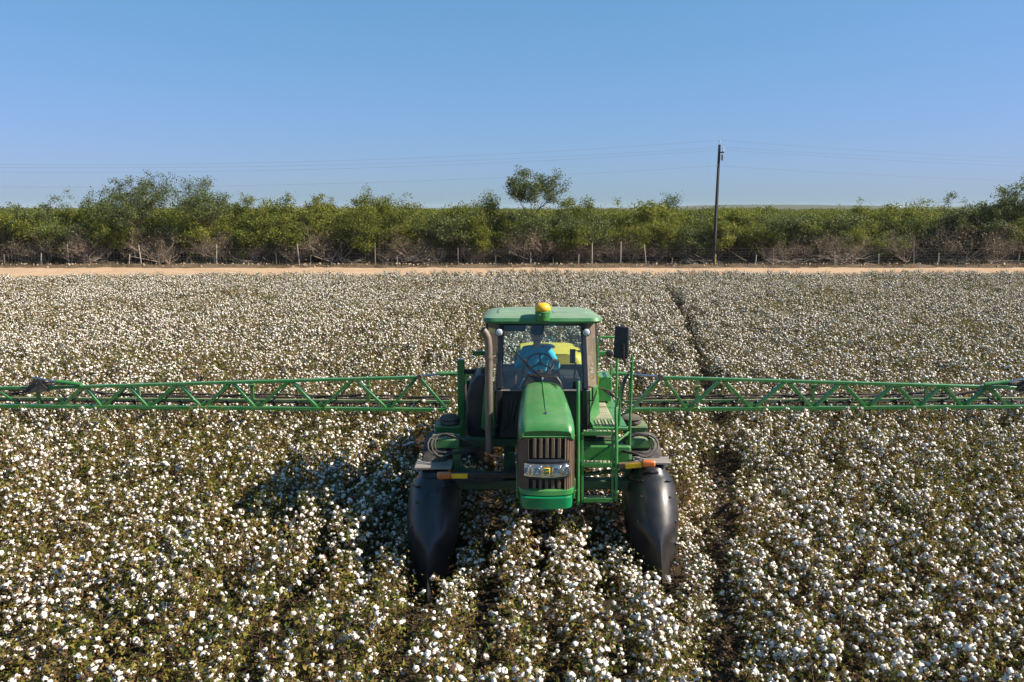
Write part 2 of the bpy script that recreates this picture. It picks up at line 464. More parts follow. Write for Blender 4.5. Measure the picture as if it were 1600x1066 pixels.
def make_cotton(seed, n_boll, n_leaf, h=0.80, w=0.41, green=0.0):
    rng = np.random.default_rng(seed)
    stem = MB(); nodes = []
    top = Vector((rng.normal(0, .05), rng.normal(0, .05), h * 0.93))
    main = [Vector((0, 0, -0.06)), Vector((rng.normal(0, .02), rng.normal(0, .02), h * .35)), Vector((top.x * .6, top.y * .6, h * .68)), top]
    stem.tube(main, [0.011, 0.009, 0.006, 0.003], 4, False)
    nb = 17
    for k in range(nb):
        t = 0.12 + 0.86 * k / nb
        zz = t * h * 0.9
        p0 = Vector((top.x * t, top.y * t, zz))
        a = k * 2.4 + rng.normal(0, .35)
        reach = w * (1.0 - 0.58 * max(0, t - 0.35) / 0.65) * rng.uniform(0.65, 1.1)
        rise = rng.uniform(0.10, 0.30) * (1.15 - 0.3 * t)
        p1 = p0 + Vector((math.cos(a) * reach * .55, math.sin(a) * reach * .55, rise * .55))
        p2 = p0 + Vector((math.cos(a + .25) * reach, math.sin(a + .25) * reach, rise))
        stem.tube([p0, p1, p2], [0.005, 0.004, 0.002], 3, False)
        for _ in range(5):
            s = rng.uniform(0.3, 1.05)
            q = p0.lerp(p1, s * 2) if s < .5 else p1.lerp(p2, (s - .5) * 2)
            nodes.append(q)
        nodes.append(p2)
    stem_me = bpy.data.meshes.new('stem')
    stem_me.from_pydata([tuple(p) for p in stem.v], [], stem.f); stem_me.materials.append(G['cotton_stem'])
    # bolls near branch ends, more of them high up
    P = np.array([tuple(n) for n in nodes]); wt = 0.12 + (np.clip(P[:, 2], 0, None) / h) ** 1.6 + 0.5 * (np.hypot(P[:, 0], P[:, 1]) / w) ** 2
    idx = rng.choice(len(P), size=min(n_boll, len(P)), replace=False, p=wt / wt.sum())
    fl, burrs, spots = [], [], []
    for i in idx:
        r = rng.uniform(0.020, 0.035) if rng.random() < .70 else rng.uniform(.034, .045)
        c = P[i] + rng.normal(0, 0.02, 3) + np.array([0, 0, 0.02])
        d = np.array([P[i][0] * .9, P[i][1] * .9, 0.33]) + rng.normal(0, .16, 3)
        R = np.array(rot_to(d))
        v, f = boll_geometry(rng, r); fl.append((v @ R.T + c, f, 0))
        bv, bf = burr_geometry(rng, r); fl.append((bv @ R.T + c, bf, 1))
        spots.append((tuple(c), rot_to(d), r))
    bolls_me = mesh_from('bolls', fl, [G['cotton'], G['burr']])
    bolls_me.shade_smooth()
    lv = []
    for _ in range(n_leaf):
        i = rng.integers(len(P)); s = rng.uniform(0.022, 0.058) if rng.random() < .85 else rng.uniform(.055, .08)
        c = P[i] + rng.normal(0, 0.05, 3)
        c[2] = max(c[2], 0.05) + rng.uniform(-0.06, 0.06)
        up = np.array([c[0] * 1.3, c[1] * 1.3, 0.45]) + rng.normal(0, .5, 3)
        R = np.array(rot_to(up)) @ np.array(Matrix.Rotation(rng.random() * 6.28, 3, 'Z'))
        v, f = leaf_geometry(rng, s); lv.append((v @ R.T + c, f, 0))
    leaves_me = mesh_from('leaves', lv, [G['cotton_leaf']])
    return dict(stem=stem_me, bolls=bolls_me, leaves=leaves_me, spots=spots)

VAR = []
for k in range(4): VAR.append(make_cotton(100 + k, 20 + 2 * k, 430))            # leafy
for k in range(4): VAR.append(make_cotton(200 + k, 35 + 2 * k, 370))        # mixed
for k in range(4): VAR.append(make_cotton(300 + k, 53 + 2 * k, 300))        # white

def vnoise(x, y, s, seed):
    """smooth value noise for patchiness"""
    x, y = x * s + seed * 17.3, y * s + seed * 5.1
    def h(i, j): return (math.sin(i * 127.1 + j * 311.7 + seed * 3.7) * 43758.5453) % 1.0
    i, j = math.floor(x), math.floor(y); u, v = x - i, y - j
    u, v = u * u * (3 - 2 * u), v * v * (3 - 2 * v)
    return (h(i, j) * (1 - u) + h(i + 1, j) * u) * (1 - v) + (h(i, j + 1) * (1 - u) + h(i + 1, j + 1) * u) * v

AX = 0.44
TRACK = [(1.75, 5.0), (2.14, 7.5), (2.94, 10.4), (3.53, 12.8), (4.2, 15.3), (5.2, 20.6), (7.0, 31.0), (8.8, 44.5), (9.8, 54)]
def track_x(y):
    for (x0, y0), (x1, y1) in zip(TRACK, TRACK[1:]):
        if y <= y1: return x0 + (x1 - x0) * (y - y0) / (y1 - y0)
    return TRACK[-1][0]
F_PX = 28.0 / 36.0 * 1600
def project(x, y, z):
    d = y * math.cos(PITCH) + (CAM_H - z) * math.sin(PITCH)
    u = (CAM_H - z) * math.cos(PITCH) - y * math.sin(PITCH)
    return 800 + x / d * F_PX, 533 + u / d * F_PX

WHEEL_X, FRONT_Y, REAR_Y, REAR_X = 1.55, 11.56, 14.95, 1.19
pts = []
row = -70
while row <= 70:
    x0 = AX + 0.76 * (row + 0.5); row += 1
    if abs(x0) > 45: continue
    y = 3.2 + random.random() * .3
    while y < 55:
        y += random.uniform(0.27, 0.43)
        x = x0 + random.gauss(0, 0.045 if y < 15 else 0.13)
        if y > field_edge(x): break
        if abs(x) > 0.68 * y + 4.5: continue
        sc = random.uniform(0.82, 1.12)
        dt = abs(x - track_x(y))
        gap = 0.20 + 0.07 * math.sin(y * 1.9) + (0.03 if y > 12 else -0.01 if y < 10.5 else 0) - (0.12 if y > 46 else 0)
        if dt < gap:
            if random.random() > 0.04: continue
            sc *= 0.55
        elif dt < 0.45: sc *= 0.88; x += 0.04 * (1 if x > track_x(y) else -1)
        ok = True
        for sx in (-1, 1):
            wx = AX + sx * WHEEL_X
            dx = x - wx
            if 9.6 < y < 12.35 and abs(dx) < 0.52:      # pushed aside by the divider
                x = wx + math.copysign(0.50 + 0.08 * random.random(), dx); sc *= 0.80
                if 9.9 < y < 12.2: sc *= 0.9
            if 9.0 < y <= 9.6 and abs(dx) < 0.42: sc *= 0.72 if sx < 0 else 0.8
            dx = x - (AX + sx * REAR_X)
            if 13.9 < y < 16.0 and abs(dx) < 0.40: ok = False
        if not ok: continue
        m = 0.55 * vnoise(x, y, 0.22, 1) + 0.45 * vnoise(x, y, 0.75, 2) + 0.10 * (1 if x > 2 else -0.6 if y < 11 and x < -2 else 0) + random.gauss(0, .10)
        if y > 20: m += 0.10 + (0.05 if y > 30 else 0)
        cls = 0 if m < 0.42 else 1 if m < 0.60 else 2
        if vnoise(x, y, 0.45, 5) < 0.16 and cls: cls -= 1
        hgt = 0.88 + 0.24 * vnoise(x, y, 0.5, 3)
        pts.append((x, y, 0.07, cls * 4 + random.randrange(4), random.random() * 6.283, sc, sc * hgt))
    
yy = 4.6
while yy < 13:      # stragglers along the edges of the bare furrow
    for sd in (-1, 1):
        x = track_x(yy) + sd * random.uniform(.38, .50)
        if all((x - q[0]) ** 2 + (yy - q[1]) ** 2 > .24 ** 2 for q in pts) and not (abs(x - AX - WHEEL_X) < .5 and 9.6 < yy < 12.4):
            s_ = random.uniform(.6, .85); pts.append((x, yy, 0.05, random.randrange(12), random.random() * 6.28, s_, s_ * .95))
    yy += random.uniform(.2, .34)
def in_view(p, m=0):
    px, py = project(p[0], p[1], 0.55)
    return -m < px < 1600 + m and py < 1066 + m
pts.sort(key=lambda p: p[1] ** 2 + p[0] ** 2)
near, rest = [], []
for p in pts:
    if len(near) < 300 and in_view(p): near.append(p)
    else: rest.append(p)

PROTO = {}
def plant(p, split):
    var = VAR[p[3]]
    root = empty('cotton_plant', (p[0], p[1], p[2]), p[4])
    root.rotation_euler = (random.gauss(0, .07), random.gauss(0, .07), p[4])
    root.scale = (p[5], p[5], p[6])
    tx = track_x(p[1]); rx = p[0] - AX
    where = ('right of the bare furrow' if p[0] > tx else 'between the right divider and the bare furrow' if rx > 1.5 else 'straight ahead of the sprayer' if rx > -1.5 and p[1] < 9.6 else 'under the sprayer' if rx > -1.5 else 'left of the sprayer' if rx > -3.6 else 'far left of the sprayer')
    far_ = 'lowest in picture' if p[1] < 7.6 else 'middle foreground' if p[1] < 9.4 else 'level with wheels'
    lab = ('cotton plant with plump bolls' if split else 'leafy cotton plant, few bolls' if p[3] < 4 else 'bushy cotton plant, scattered bolls' if p[3] < 8 else 'cotton plant crowded with bolls') + ' ' + where + ', ' + far_
    tag(root, lab, 'cotton plant', 'cotton plants in the nearest part of the field')
    s = link('stem', var['stem'], root)
    l = tag(link('leaves', var['leaves'], root), kind='stuff')
    if split:
        for (c, R, r) in var['spots']:
            o = link('boll', BOLL[random.randrange(len(BOLL))], root)
            o.location = c; o.rotation_euler = (R @ Matrix.Rotation(random.random() * 6.28, 3, 'Z')).to_euler(); o.scale = (r, r, r)
        b = None
    else:
        b = tag(link('bolls', var['bolls'], root), kind='stuff')
        if p[3] not in PROTO: PROTO[p[3]] = (s, l, b)
BOLL = []
for k in range(6):
    rng = np.random.default_rng(900 + k)
    me = mesh_from('boll', [(*boll_geometry(rng, 1.0), 0), (*burr_geometry(rng, 1.0), 1)], [G['cotton'], G['burr']]); me.shade_smooth()
    BOLL.append(me)
order = sorted(range(len(near)), key=lambda i: near[i][1])
front = set(order[:14])
for i, p in enumerate(near): plant(p, i in front)

def scatter(name, pts, protos, label, cat):
    """ONE object: alike plants spread over points; protos = {variant: (objects...)} of plants that stand in the scene"""
    me = bpy.data.meshes.new(name)
    me.from_pydata([p[:3] for p in pts], [], [])
    a = me.attributes.new('variant', 'INT', 'POINT'); a.data.foreach_set('value', [p[3] for p in pts])
    a = me.attributes.new('turn', 'FLOAT_VECTOR', 'POINT'); a.data.foreach_set('vector', np.array([(random.gauss(0, .06), random.gauss(0, .06), p[4]) for p in pts]).ravel())
    a = me.attributes.new('size', 'FLOAT_VECTOR', 'POINT'); a.data.foreach_set('vector', np.array([(p[5], p[5], p[6]) for p in pts]).ravel())
    o = tag(link(name, me), label, cat, kind='stuff')
    ng = bpy.data.node_groups.new(name, 'GeometryNodeTree')
    ng.interface.new_socket('Geometry', in_out='INPUT', socket_type='NodeSocketGeometry')
    ng.interface.new_socket('Geometry', in_out='OUTPUT', socket_type='NodeSocketGeometry')
    N, L = ng.nodes, ng.links
    gi, go = N.new('NodeGroupInput'), N.new('NodeGroupOutput')
    def attr(nm, ty):
        n = N.new('GeometryNodeInputNamedAttribute'); n.data_type = ty; n.inputs[0].default_value = nm
        return next(s for s in n.outputs if s.enabled)
    av, at, az = attr('variant', 'INT'), attr('turn', 'FLOAT_VECTOR'), attr('size', 'FLOAT_VECTOR')
    final = N.new('GeometryNodeJoinGeometry')
    for k, objs in protos.items():
        j = N.new('GeometryNodeJoinGeometry')
        for ob in objs:
            oi = N.new('GeometryNodeObjectInfo'); oi.transform_space = 'ORIGINAL'; oi.inputs[0].default_value = ob
            L.new(oi.outputs['Geometry'], j.inputs[0])
        g2i = N.new('GeometryNodeGeometryToInstance'); L.new(j.outputs[0], g2i.inputs[0])
        cmp_ = N.new('FunctionNodeCompare'); cmp_.data_type = 'INT'; cmp_.operation = 'EQUAL'
        ins = [s for s in cmp_.inputs if s.enabled]
        L.new(av, ins[0]); ins[1].default_value = k
        iop = N.new('GeometryNodeInstanceOnPoints')
        L.new(gi.outputs[0], iop.inputs['Points']); L.new(cmp_.outputs[0], iop.inputs['Selection'])
        L.new(g2i.outputs[0], iop.inputs['Instance']); L.new(at, iop.inputs['Rotation']); L.new(az, iop.inputs['Scale'])
        L.new(iop.outputs[0], final.inputs[0])
    L.new(final.outputs[0], go.inputs[0])
    o.modifiers.new('scatter', 'NODES').node_group = ng
    return o

avail = list(PROTO)
rest = [p if p[3] in PROTO else (*p[:3], min(avail, key=lambda q: abs(q - p[3])), *p[4:]) for p in rest]
scatter('cotton_crop', rest, PROTO, 'cotton crop in open white boll covering the field around and behind the sprayer', 'cotton crop')

# leaf litter and fallen lint in the bare furrow and under the nearest plants
litter = []
_r = np.random.default_rng(77)
for k in range(5200):
    y = _r.uniform(5.5, 24) if k < 3800 else _r.uniform(5.5, 13)
    x = track_x(y) + _r.normal(0, .26) if k < 3800 else _r.uniform(-7, 7)
    v, f = leaf_geometry(_r, _r.uniform(.025, .07))
    up = _r.normal(0, .45, 3) + np.array([0, 0, 1.0])
    R = np.array(rot_to(up)) @ np.array(Matrix.Rotation(_r.random() * 6.28, 3, 'Z'))
    litter.append((v @ R.T + np.array([x, y, furrow(x, y) + .012 + _r.random() * .02]), f, 0))
for k in range(160):
    y = _r.uniform(5.5, 24); x = track_x(y) + _r.normal(0, .28)
    v, f = boll_geometry(_r, _r.uniform(.012, .026)); litter.append((v + np.array([x, y, furrow(x, y) + .015]), f, 1))
tag(link('leaf_litter', mesh_from('leaf_litter', litter, [G['burr'], G['cotton']])), 'dry fallen leaves and lint lying in the bare furrow', 'leaf litter', kind='stuff')
# ------------------------------------------------------------------ trees and brush beyond the fence
def quad_leaf(rng, s, asp=0.42):
    w = s * asp
    return np.array([(0, 0, 0), (w, s * .45, 0.08 * s), (0, s, 0), (-w, s * .45, 0.08 * s)]), [(0, 1, 2, 3)]

def grow_tree(seed, h, spread, n_limb=5, trunk_h=0.5, lean=(0, 0), leaf_n=3200, leaf_s=(0.10, 0.20), low=0.15, r0=0.13, depth=3, clump=0.34, flat=1.0, keep_frac=0.45, limb_out=1.0):
    """returns (limb mesh builder, leaf parts): a low-forking tree with arching limbs, twigs and leaves at the twigs"""
    rng = np.random.default_rng(seed)
    wood = MB(); tips = []
    def branch(p, d, length, r, lev):
        n = 4 if lev < 2 else 3
        ps, rs = [p], [r]
        dd = d.copy()
        for i in range(n):
            dd = dd + np.array([rng.normal(0, .20), rng.normal(0, .20), rng.normal(0.05 if lev < 2 else -0.03, .13)])
            dd /= np.linalg.norm(dd)
            p = p + dd * length / n
            ps.append(p); rs.append(r * (1 - 0.62 * (i + 1) / n))
        wood.tube([tuple(q) for q in ps], rs, 5 if lev == 0 else 4 if lev == 1 else 3, False)
        if lev >= depth:
            tips.extend(ps[1:]); return
        kids = rng.integers(4, 6) if lev else rng.integers(4, 7)
        for k in range(kids):
            t = rng.uniform(0.35, 1.0)
            i = min(n - 1, int(t * n)); q = ps[i] + (ps[i + 1] - ps[i]) * (t * n - i)
            a = rng.random() * 6.283
            side = np.array([math.cos(a), math.sin(a), rng.uniform(-0.15, 0.75) * flat])
            nd = dd * rng.uniform(0.35, 0.8) + side * rng.uniform(0.6, 1.0)
            nd /= np.linalg.norm(nd)
            branch(q, nd, length * rng.uniform(0.42, 0.66), rs[i] * rng.uniform(0.45, 0.62), lev + 1)
        if lev >= 1: tips.append(ps[-1])
    base = np.zeros(3); base[2] = -0.15
    top = np.array([lean[0] * trunk_h, lean[1] * trunk_h, trunk_h])
    wood.tube([tuple(base), tuple((base + top) / 2 + rng.normal(0, .04, 3)), tuple(top)], [r0 * 1.25, r0, r0 * .92], 7, False)
    for k in range(n_limb):
        a = 6.283 * k / n_limb + rng.normal(0, .35)
        up = rng.uniform(0.55, 1.4)
        d = np.array([math.cos(a) * limb_out + lean[0], math.sin(a) * limb_out + lean[1], up]); d /= np.linalg.norm(d)
        L = (h - trunk_h) * rng.uniform(0.52, 0.78)
        branch(top * rng.uniform(0.6, 1.0), d, L, r0 * rng.uniform(0.45, 0.7), 0 if depth > 2 else 1)
    T = np.array(tips)
    # fit to the wanted height and spread
    zs = h / max(T[:, 2].max(), 1e-3); xs = spread / 2 / max(np.percentile(np.abs(T[:, 0] - lean[0] * trunk_h), 96), 1e-3)
    S = np.array([xs, xs, zs])
    wood.v = [Vector((q.x * xs, q.y * xs, q.z * zs)) for q in wood.v]
    T = T * S
    T = T[T[:, 2] > h * low]
    # leaves gather in clumps round some of the twigs and leave gaps between
    keep = rng.choice(len(T), size=max(6, int(len(T) * keep_frac)), replace=False)
    wt = rng.uniform(.25, 1, len(keep)) ** 1.5
    ids = keep[rng.choice(len(keep), size=leaf_n, p=wt / wt.sum())]
    c = T[ids] + np.clip(rng.normal(0, 1, (leaf_n, 3)), -1.7, 1.7) * clump * np.array([1, 1, .75])
    c = c[c[:, 2] > 0.1]; n = len(c)
    s = rng.uniform(*leaf_s, n)[:, None]
    d = rng.normal(0, 1, (n, 3)); d[:, 2] = np.abs(d[:, 2]) * .6 + .25; d /= np.linalg.norm(d, axis=1)[:, None]
    e = np.cross(d, rng.normal(0, 1, (n, 3))); e /= np.linalg.norm(e, axis=1)[:, None]
    g = np.cross(d, e); w = 0.40
    V = np.stack([c, c + e * s * w + g * s * .45 + d * s * .08, c + g * s, c - e * s * w + g * s * .45 + d * s * .08], 1).reshape(-1, 3)
    parts = [(V, np.arange(4 * n).reshape(-1, 4), 0)]
    return wood, parts

def tree_meshes(tname, leaf, bark, **kw):
    wood, parts = grow_tree(**kw)
    wm = bpy.data.meshes.new('trunk'); wm.from_pydata([tuple(p) for p in wood.v], [], wood.f); wm.materials.append(bark); wm.shade_smooth()
    cm = mesh_from('crown', parts, [leaf]) if parts else None
    return wm, cm

def plant_tree(name, meshes, x, y, rz, s, label, cat='tree', group=None, zs=None, crown='crown', trunk='trunk'):
    root = empty(name, (x, y, 0.0), rz); root.scale = (s, s, zs or s)
    tag(root, label, cat, group)
    t = link(trunk, meshes[0], root)
    c = tag(link(crown, meshes[1], root), kind='stuff') if meshes[1] else None
    return t, c

MESQ = [tree_meshes('mesquite', G['leaf'], G['bark'], seed=40 + k, h=4.6, spread=5.2, n_limb=6, trunk_h=0.4, leaf_n=12000, leaf_s=(0.08, 0.17), low=0.08, r0=0.10, clump=0.24, keep_frac=0.38) for k in range(5)]
DARK = [tree_meshes('brush', G['leaf_dark'], G['bark'], seed=60 + k, h=4.2, spread=4.6, n_limb=6, trunk_h=0.3, leaf_n=11000, leaf_s=(0.08, 0.16), low=0.10, r0=0.09, clump=0.22, keep_frac=0.35) for k in range(2)]
BARE = [tree_meshes('bare', G['leaf_dry'], G['twig'], seed=80 + k, h=2.7, spread=3.6, n_limb=9, trunk_h=0.12, leaf_n=900, leaf_s=(0.05, 0.12), low=0.05, r0=0.06, clump=0.2, limb_out=1.3) for k in range(4)]

def wx(px, y, z=2.0):
    """world x of a photo column at distance y (used only to set things out along the fence)"""
    return (px - 800) / F_PX * (y * math.cos(PITCH) + (CAM_H - z) * math.sin(PITCH))

# trees that stand out, left to right
def special(seed, px, y, h, spread, label, leaf=None, **kw):
    args = dict(seed=seed, h=h, spread=spread, n_limb=5, trunk_h=0.9, leaf_n=4800, leaf_s=(0.08, 0.17), low=0.22, r0=0.14, clump=0.20)
    args.update(kw)
    return plant_tree('mesquite_tree', tree_meshes('t', leaf or G['leaf'], G['bark'], **{**args, 'leaf_n': int(args['leaf_n'] * 2.7), 'keep_frac': 0.42, 'h': args['h'] * 1.06, 'clump': args['clump'] * (.62 if 'clump' in kw else 1)}), wx(px, y), y, 0.0, 1.0, label)
special(501, 35, 77, 6.7, 6.4, 'dark round-topped mesquite at the left edge of the tree line', leaf=G['leaf_dark'], leaf_n=5200, low=0.12)
special(502, 222, 77.5, 8.2, 6.0, 'tallest leafy mesquite left of the sprayer, with a broad rounded crown', leaf=G['leaf_dark'], trunk_h=1.3, low=0.28, leaf_n=6400, clump=0.36)
special(503, 285, 76.0, 7.6, 4.6, 'mesquite with a dark trunk leaning right beside the tallest left tree', leaf=G['leaf_dark'], trunk_h=2.3, lean=(0.85, 0.0), low=0.55, n_limb=4, leaf_n=3000, r0=0.16, clump=0.5)
special(504, 385, 79, 6.5, 4.6, 'open-crowned mesquite rising just above the brush right of the leaning tree', low=0.3)
special(508, 430, 78, 6.4, 3.0, 'slim feathery mesquite poking above the brush beside the open-crowned one', low=0.35, leaf_n=2600)
special(505, 597, 76.5, 6.7, 7.2, 'wide spreading mesquite with a dark forked trunk midway along the left half', trunk_h=1.5, low=0.32, n_limb=6, leaf_n=6500, clump=0.36)
special(509, 510, 79, 6.1, 5.0, 'rounded yellow-green mesquite left of the wide spreading one', low=0.2)
special(506, 832, 77, 8.5, 4.9, 'tall slender tree with an open airy crown above the sprayer cab', leaf=G['leaf_dark'], trunk_h=3.4, low=0.60, n_limb=4, leaf_n=3600, r0=0.12, clump=0.40)
special(507, 772, 78, 6.3, 2.8, 'small narrow tree left of the tall slender one', low=0.3, leaf_n=2000, clump=0.5)
special(510, 895, 80, 5.9, 3.6, 'low mesquite just right of the tall slender tree', low=0.3, leaf_n=3000)
special(511, 1058, 83, 6.3, 5.6, 'thin grey-green tree with wispy top left of the utility pole', leaf=G['leaf_dark'], low=0.35, leaf_n=2600, clump=0.4)
special(512, 1338, 82, 5.9, 3.4, 'slim wispy mesquite between the utility pole and the right-hand trees', low=0.4, leaf_n=2400)
special(513, 1500, 77, 6.2, 6.6, 'broad dark mesquite with a bent trunk near the right edge', leaf=G['leaf_dark'], trunk_h=1.6, lean=(-0.6, 0), low=0.3, leaf_n=5600, r0=0.15)
special(514, 1585, 76.5, 8.4, 5.6, 'tall dense tree at the far right edge of the tree line', leaf=G['leaf_dark'], trunk_h=2.0, lean=(-.2, 0), low=0.3, leaf_n=5600, r0=0.16, clump=0.36)
special(515, 120, 80, 5.8, 4.4, 'yellow-green mesquite between the two leftmost tall trees', low=0.2)

# the front rank of brush, one by one
protos = {}
def zone(x):
    for lim, nm in ((-42, 'at the far left edge'), (-34, 'left of the tallest left tree'), (-24, 'around the leaning mesquite'), (-15, 'left of the wide spreading mesquite'), (-8, 'beside the wide spreading mesquite'), (0, 'left of the sprayer cab'), (8, 'just right of the sprayer cab'), (17, 'left of the utility pole'), (24, 'just right of the utility pole'), (34, 'by the pale branch tangle'), (42, 'left of the broad dark mesquite')):
        if x < lim: return nm
    return 'at the far right edge'
def front_rank(n, y0, y1, sets, name, labels, cat, group, smin, smax, x0=-58, x1=58, jitter=1.0):
    for k in range(n):
        x = x0 + (x1 - x0) * (k + 0.5) / n + random.uniform(-jitter, jitter)
        y = random.uniform(y0, y1); i = random.randrange(len(sets)); ms = sets[i]
        s = random.uniform(smin, smax)
        t, c = plant_tree(name, ms, x, y, random.random() * 6.28, s, labels + ' ' + zone(x), cat, group, s * random.uniform(.9, 1.12))
        protos.setdefault((name, i), (t, c))
front_rank(46, 75.0, 78.5, MESQ, 'mesquite_bush', 'yellow-green mesquite bush right behind the fence', 'bush', 'mesquite bushes behind the fence', 0.5, 1.12, jitter=2.0)
front_rank(40, 79.5, 84.5, MESQ, 'mesquite_bush', 'taller mesquite bush of the second rank', 'bush', 'mesquite bushes in the second rank', 0.78, 1.34, jitter=2.0)
front_rank(18, 75.0, 78.0, DARK, 'evergreen_bush', 'dark green dense bush', 'bush', 'dark bushes behind the fence', 0.55, 1.2, jitter=3.0)
front_rank(62, 73.5, 76.4, BARE, 'dry_bush', 'leafless grey-brown twiggy bush', 'bush', 'dry bushes along the fence', 0.7, 1.6)

# the mass of scrub that runs on to the horizon
far = []
mk = {k: p for k, p in enumerate([protos[q] for q in protos if q[0] == 'mesquite_bush'] + [protos[q] for q in protos if q[0] == 'evergreen_bush'])}
keys = list(mk)
y = 84.0
while y < 520:
    half = 0.68 * y + 12; step = 2.9 + (y - 84) * 0.010
    x = -half + random.random() * step
    while x < half:
        tall = random.random() < 0.05
        s = random.uniform(0.74, 1.08) + (0.2 if tall else 0)
        s *= 1.0 - 0.04 * (y > 150)
        far.append((x + random.uniform(-1, 1), y + random.uniform(-1.3, 1.3), -0.05, random.choice(keys), random.random() * 6.28, s * random.uniform(1, 1.3), s))
        x += step * random.uniform(0.75, 1.25)
    y += 2.7 + (y - 84) * 0.028
scatter('scrub_forest', far, mk, 'green mesquite scrub stretching from the second rank of bushes to the horizon', 'scrub')

# ------------------------------------------------------------------ wire fence
FY = 72.6
def fx(px): return (px - 800) / F_PX * (FY * math.cos(PITCH) + 4.5 * math.sin(PITCH))
fence = empty('wire_fence', (0, FY, 0))
tag(fence, 'sagging wire fence on uneven weathered wooden posts along the scrub', 'fence')
posts = [(6, 1.05, 2, 'g'), (62, 1.1, 7, 'p'), (106, 2.0, 0, 'p'), (112, 1.0, 2, 'g'), (201, 1.05, 9, 'p'), (221, 1.85, -4, 'p'), (248, 1.1, 1, 'g'), (337, 1.9, 4, 'p'), (335, .95, -2, 'p'),
         (431, 1.3, 0, 'g'), (468, 2.0, -4, 'p'), (485, 1.0, 4, 'p'), (586, 2.1, 1, 'g'), (620, 0.9, 1, 'p'), (716, 1.6, -1, 'g'), (774, 0.95, 2, 'g'), (818, 1.9, 3, 'g'), (829, 1.2, 0, 'p'), (864, 0.8, 0, 'g'),
         (904, 1.05, 1, 'p'), (925, 2.0, 0, 'p'), (970, 2.2, 0, 'p'), (1010, 1.9, -7, 'p'), (1050, 0.7, 0, 'g'), (1180, 1.0, 3, 'p'), (1208, 1.6, 0, 'g'), (1224, 1.0, -5, 'g'), (1306, 1.35, -5, 'p'),
         (1331, 1.05, 0, 'g'), (1373, 1.05, -3, 'p'), (1428, 2.3, -5, 'g'), (1466, 1.15, 0, 'p'), (1510, 0.9, 3, 'g'), (1545, 0.9, 0, 'g'), (1592, 1.05, 3, 'p'), (1640, 1.2, 0, 'p'), (1690, 1.4, 2, 'g'), (-40, 1.2, -3, 'p'), (-90, 1.5, 0, 'g')]
for i, (px, h, tilt, k) in enumerate(posts):
    r = 0.052 if k == 'p' else 0.048
    m = MB(off=(0, FY, 0)); x = fx(px); dx = math.tan(math.radians(tilt)) * h
    m.tube([(x, FY + .1 * math.sin(i), -0.2), (x + dx * .5 + random.uniform(-.02, .02), FY + .1 * math.sin(i), h * .5), (x + dx, FY + .1 * math.sin(i), h)], [r * 1.1, r, r * .85], 7)
    m.build('fence_post', G['post'] if k == 'p' else G['post_dark'], fence)
for z in (0.25, 0.5, 0.75, 1.0, 1.22, 1.45):
    m = MB(off=(0, FY, 0)); pts_ = []
    for k in range(160):
        x = -58 + 116 * k / 159
        pts_.append((x, FY - 0.06, z + 0.10 + 0.035 * math.sin(x * 0.9 + z * 9) + 0.02 * math.sin(x * 2.3)))
    m.tube(pts_, 0.0045, 3); m.build('line_wire', G['wire'], fence)
m = MB(off=(0, FY, 0))
x = -58.0
while x < 58:
    m.tube([(x, FY - 0.06, 0.3), (x + .01, FY - .06, 1.35)], 0.003, 3, False); x += 0.30
m.build('stay_wire', G['wire'], fence, kind='stuff')
m = MB()
m.tube([(wx(1119, 72.2), 72.2, -0.1), (wx(1119, 72.2), 72.2, 0.45), (wx(1119, 72.2), 72.2, 1.05)], [0.05, 0.05, 0.045], 8)
tag(m.build('marker_post', G['post_yellow']), 'short yellow marker post at the foot of the utility pole', 'marker post')

# dry grass and weeds on the bank and under the bushes
_gr = np.random.default_rng(5); blades = []
for k in range(9000):
    x = _gr.uniform(-60, 60)
    if vnoise(x, 0, .5, 9) < .3 and _gr.random() < .7: continue
    y = 70.0 + abs(_gr.normal(0, 1.7)); h_ = _gr.uniform(.10, .42); a = _gr.random() * 6.28; w_ = _gr.uniform(.015, .035)
    dx_, dy_ = math.cos(a) * w_, math.sin(a) * w_; lx, ly = _gr.normal(0, .12), _gr.normal(0, .12)
    blades.append((np.array([(x - dx_, y - dy_, .05), (x + dx_, y + dy_, .05), (x + lx, y + ly, .12 + h_)]), [(0, 1, 2)], 0))
tag(link('dry_grass', mesh_from('dry_grass', blades, [G['leaf_dry']])), 'dry grass and weeds on the bank below the fence', 'grass', kind='stuff')

# ------------------------------------------------------------------ utility pole and its lines
PX_, PY_ = wx(1117, 72.9), 72.9
pole = empty('utility_pole', (PX_, PY_, 0)); tag(pole, 'tall dark wooden utility pole behind the fence, right of the sprayer', 'utility pole')
o_ = (PX_, PY_, 0)
m = MB(off=o_); m.tube([(PX_ - .04, PY_, -.4), (PX_, PY_, 5), (PX_ + .05, PY_, 10.75)], [0.165, 0.145, 0.11], 12); m.build('pole_shaft', G['wood_pole'], pole)
m = MB(off=o_); m.tube([(PX_ + .05, PY_, 10.5), (PX_ + .04, PY_, 11.0)], 0.03, 6); m.lathe([(0.03, 10.95), (0.075, 11.0), (0.055, 11.06), (0.07, 11.1), (0.03, 11.16)], (PX_ + .04, PY_, 0), n=10); m.build('top_insulator', G['porcelain'], pole)
m = MB(off=o_); m.span((PX_ + .04, PY_ - .16, 10.0), (PX_ + .44, PY_ - .05, 10.12)); m.build('bracket', G['wood_pole'], pole)
for dz in (10.18, 10.42):
    m = MB(off=o_); m.lathe([(0.03, dz - .06), (0.08, dz), (0.05, dz + .07), (0.07, dz + .1), (0.02, dz + .15)], (PX_ + .38, PY_ - .1, 0), n=10); m.build('side_insulator', G['porcelain'], pole)
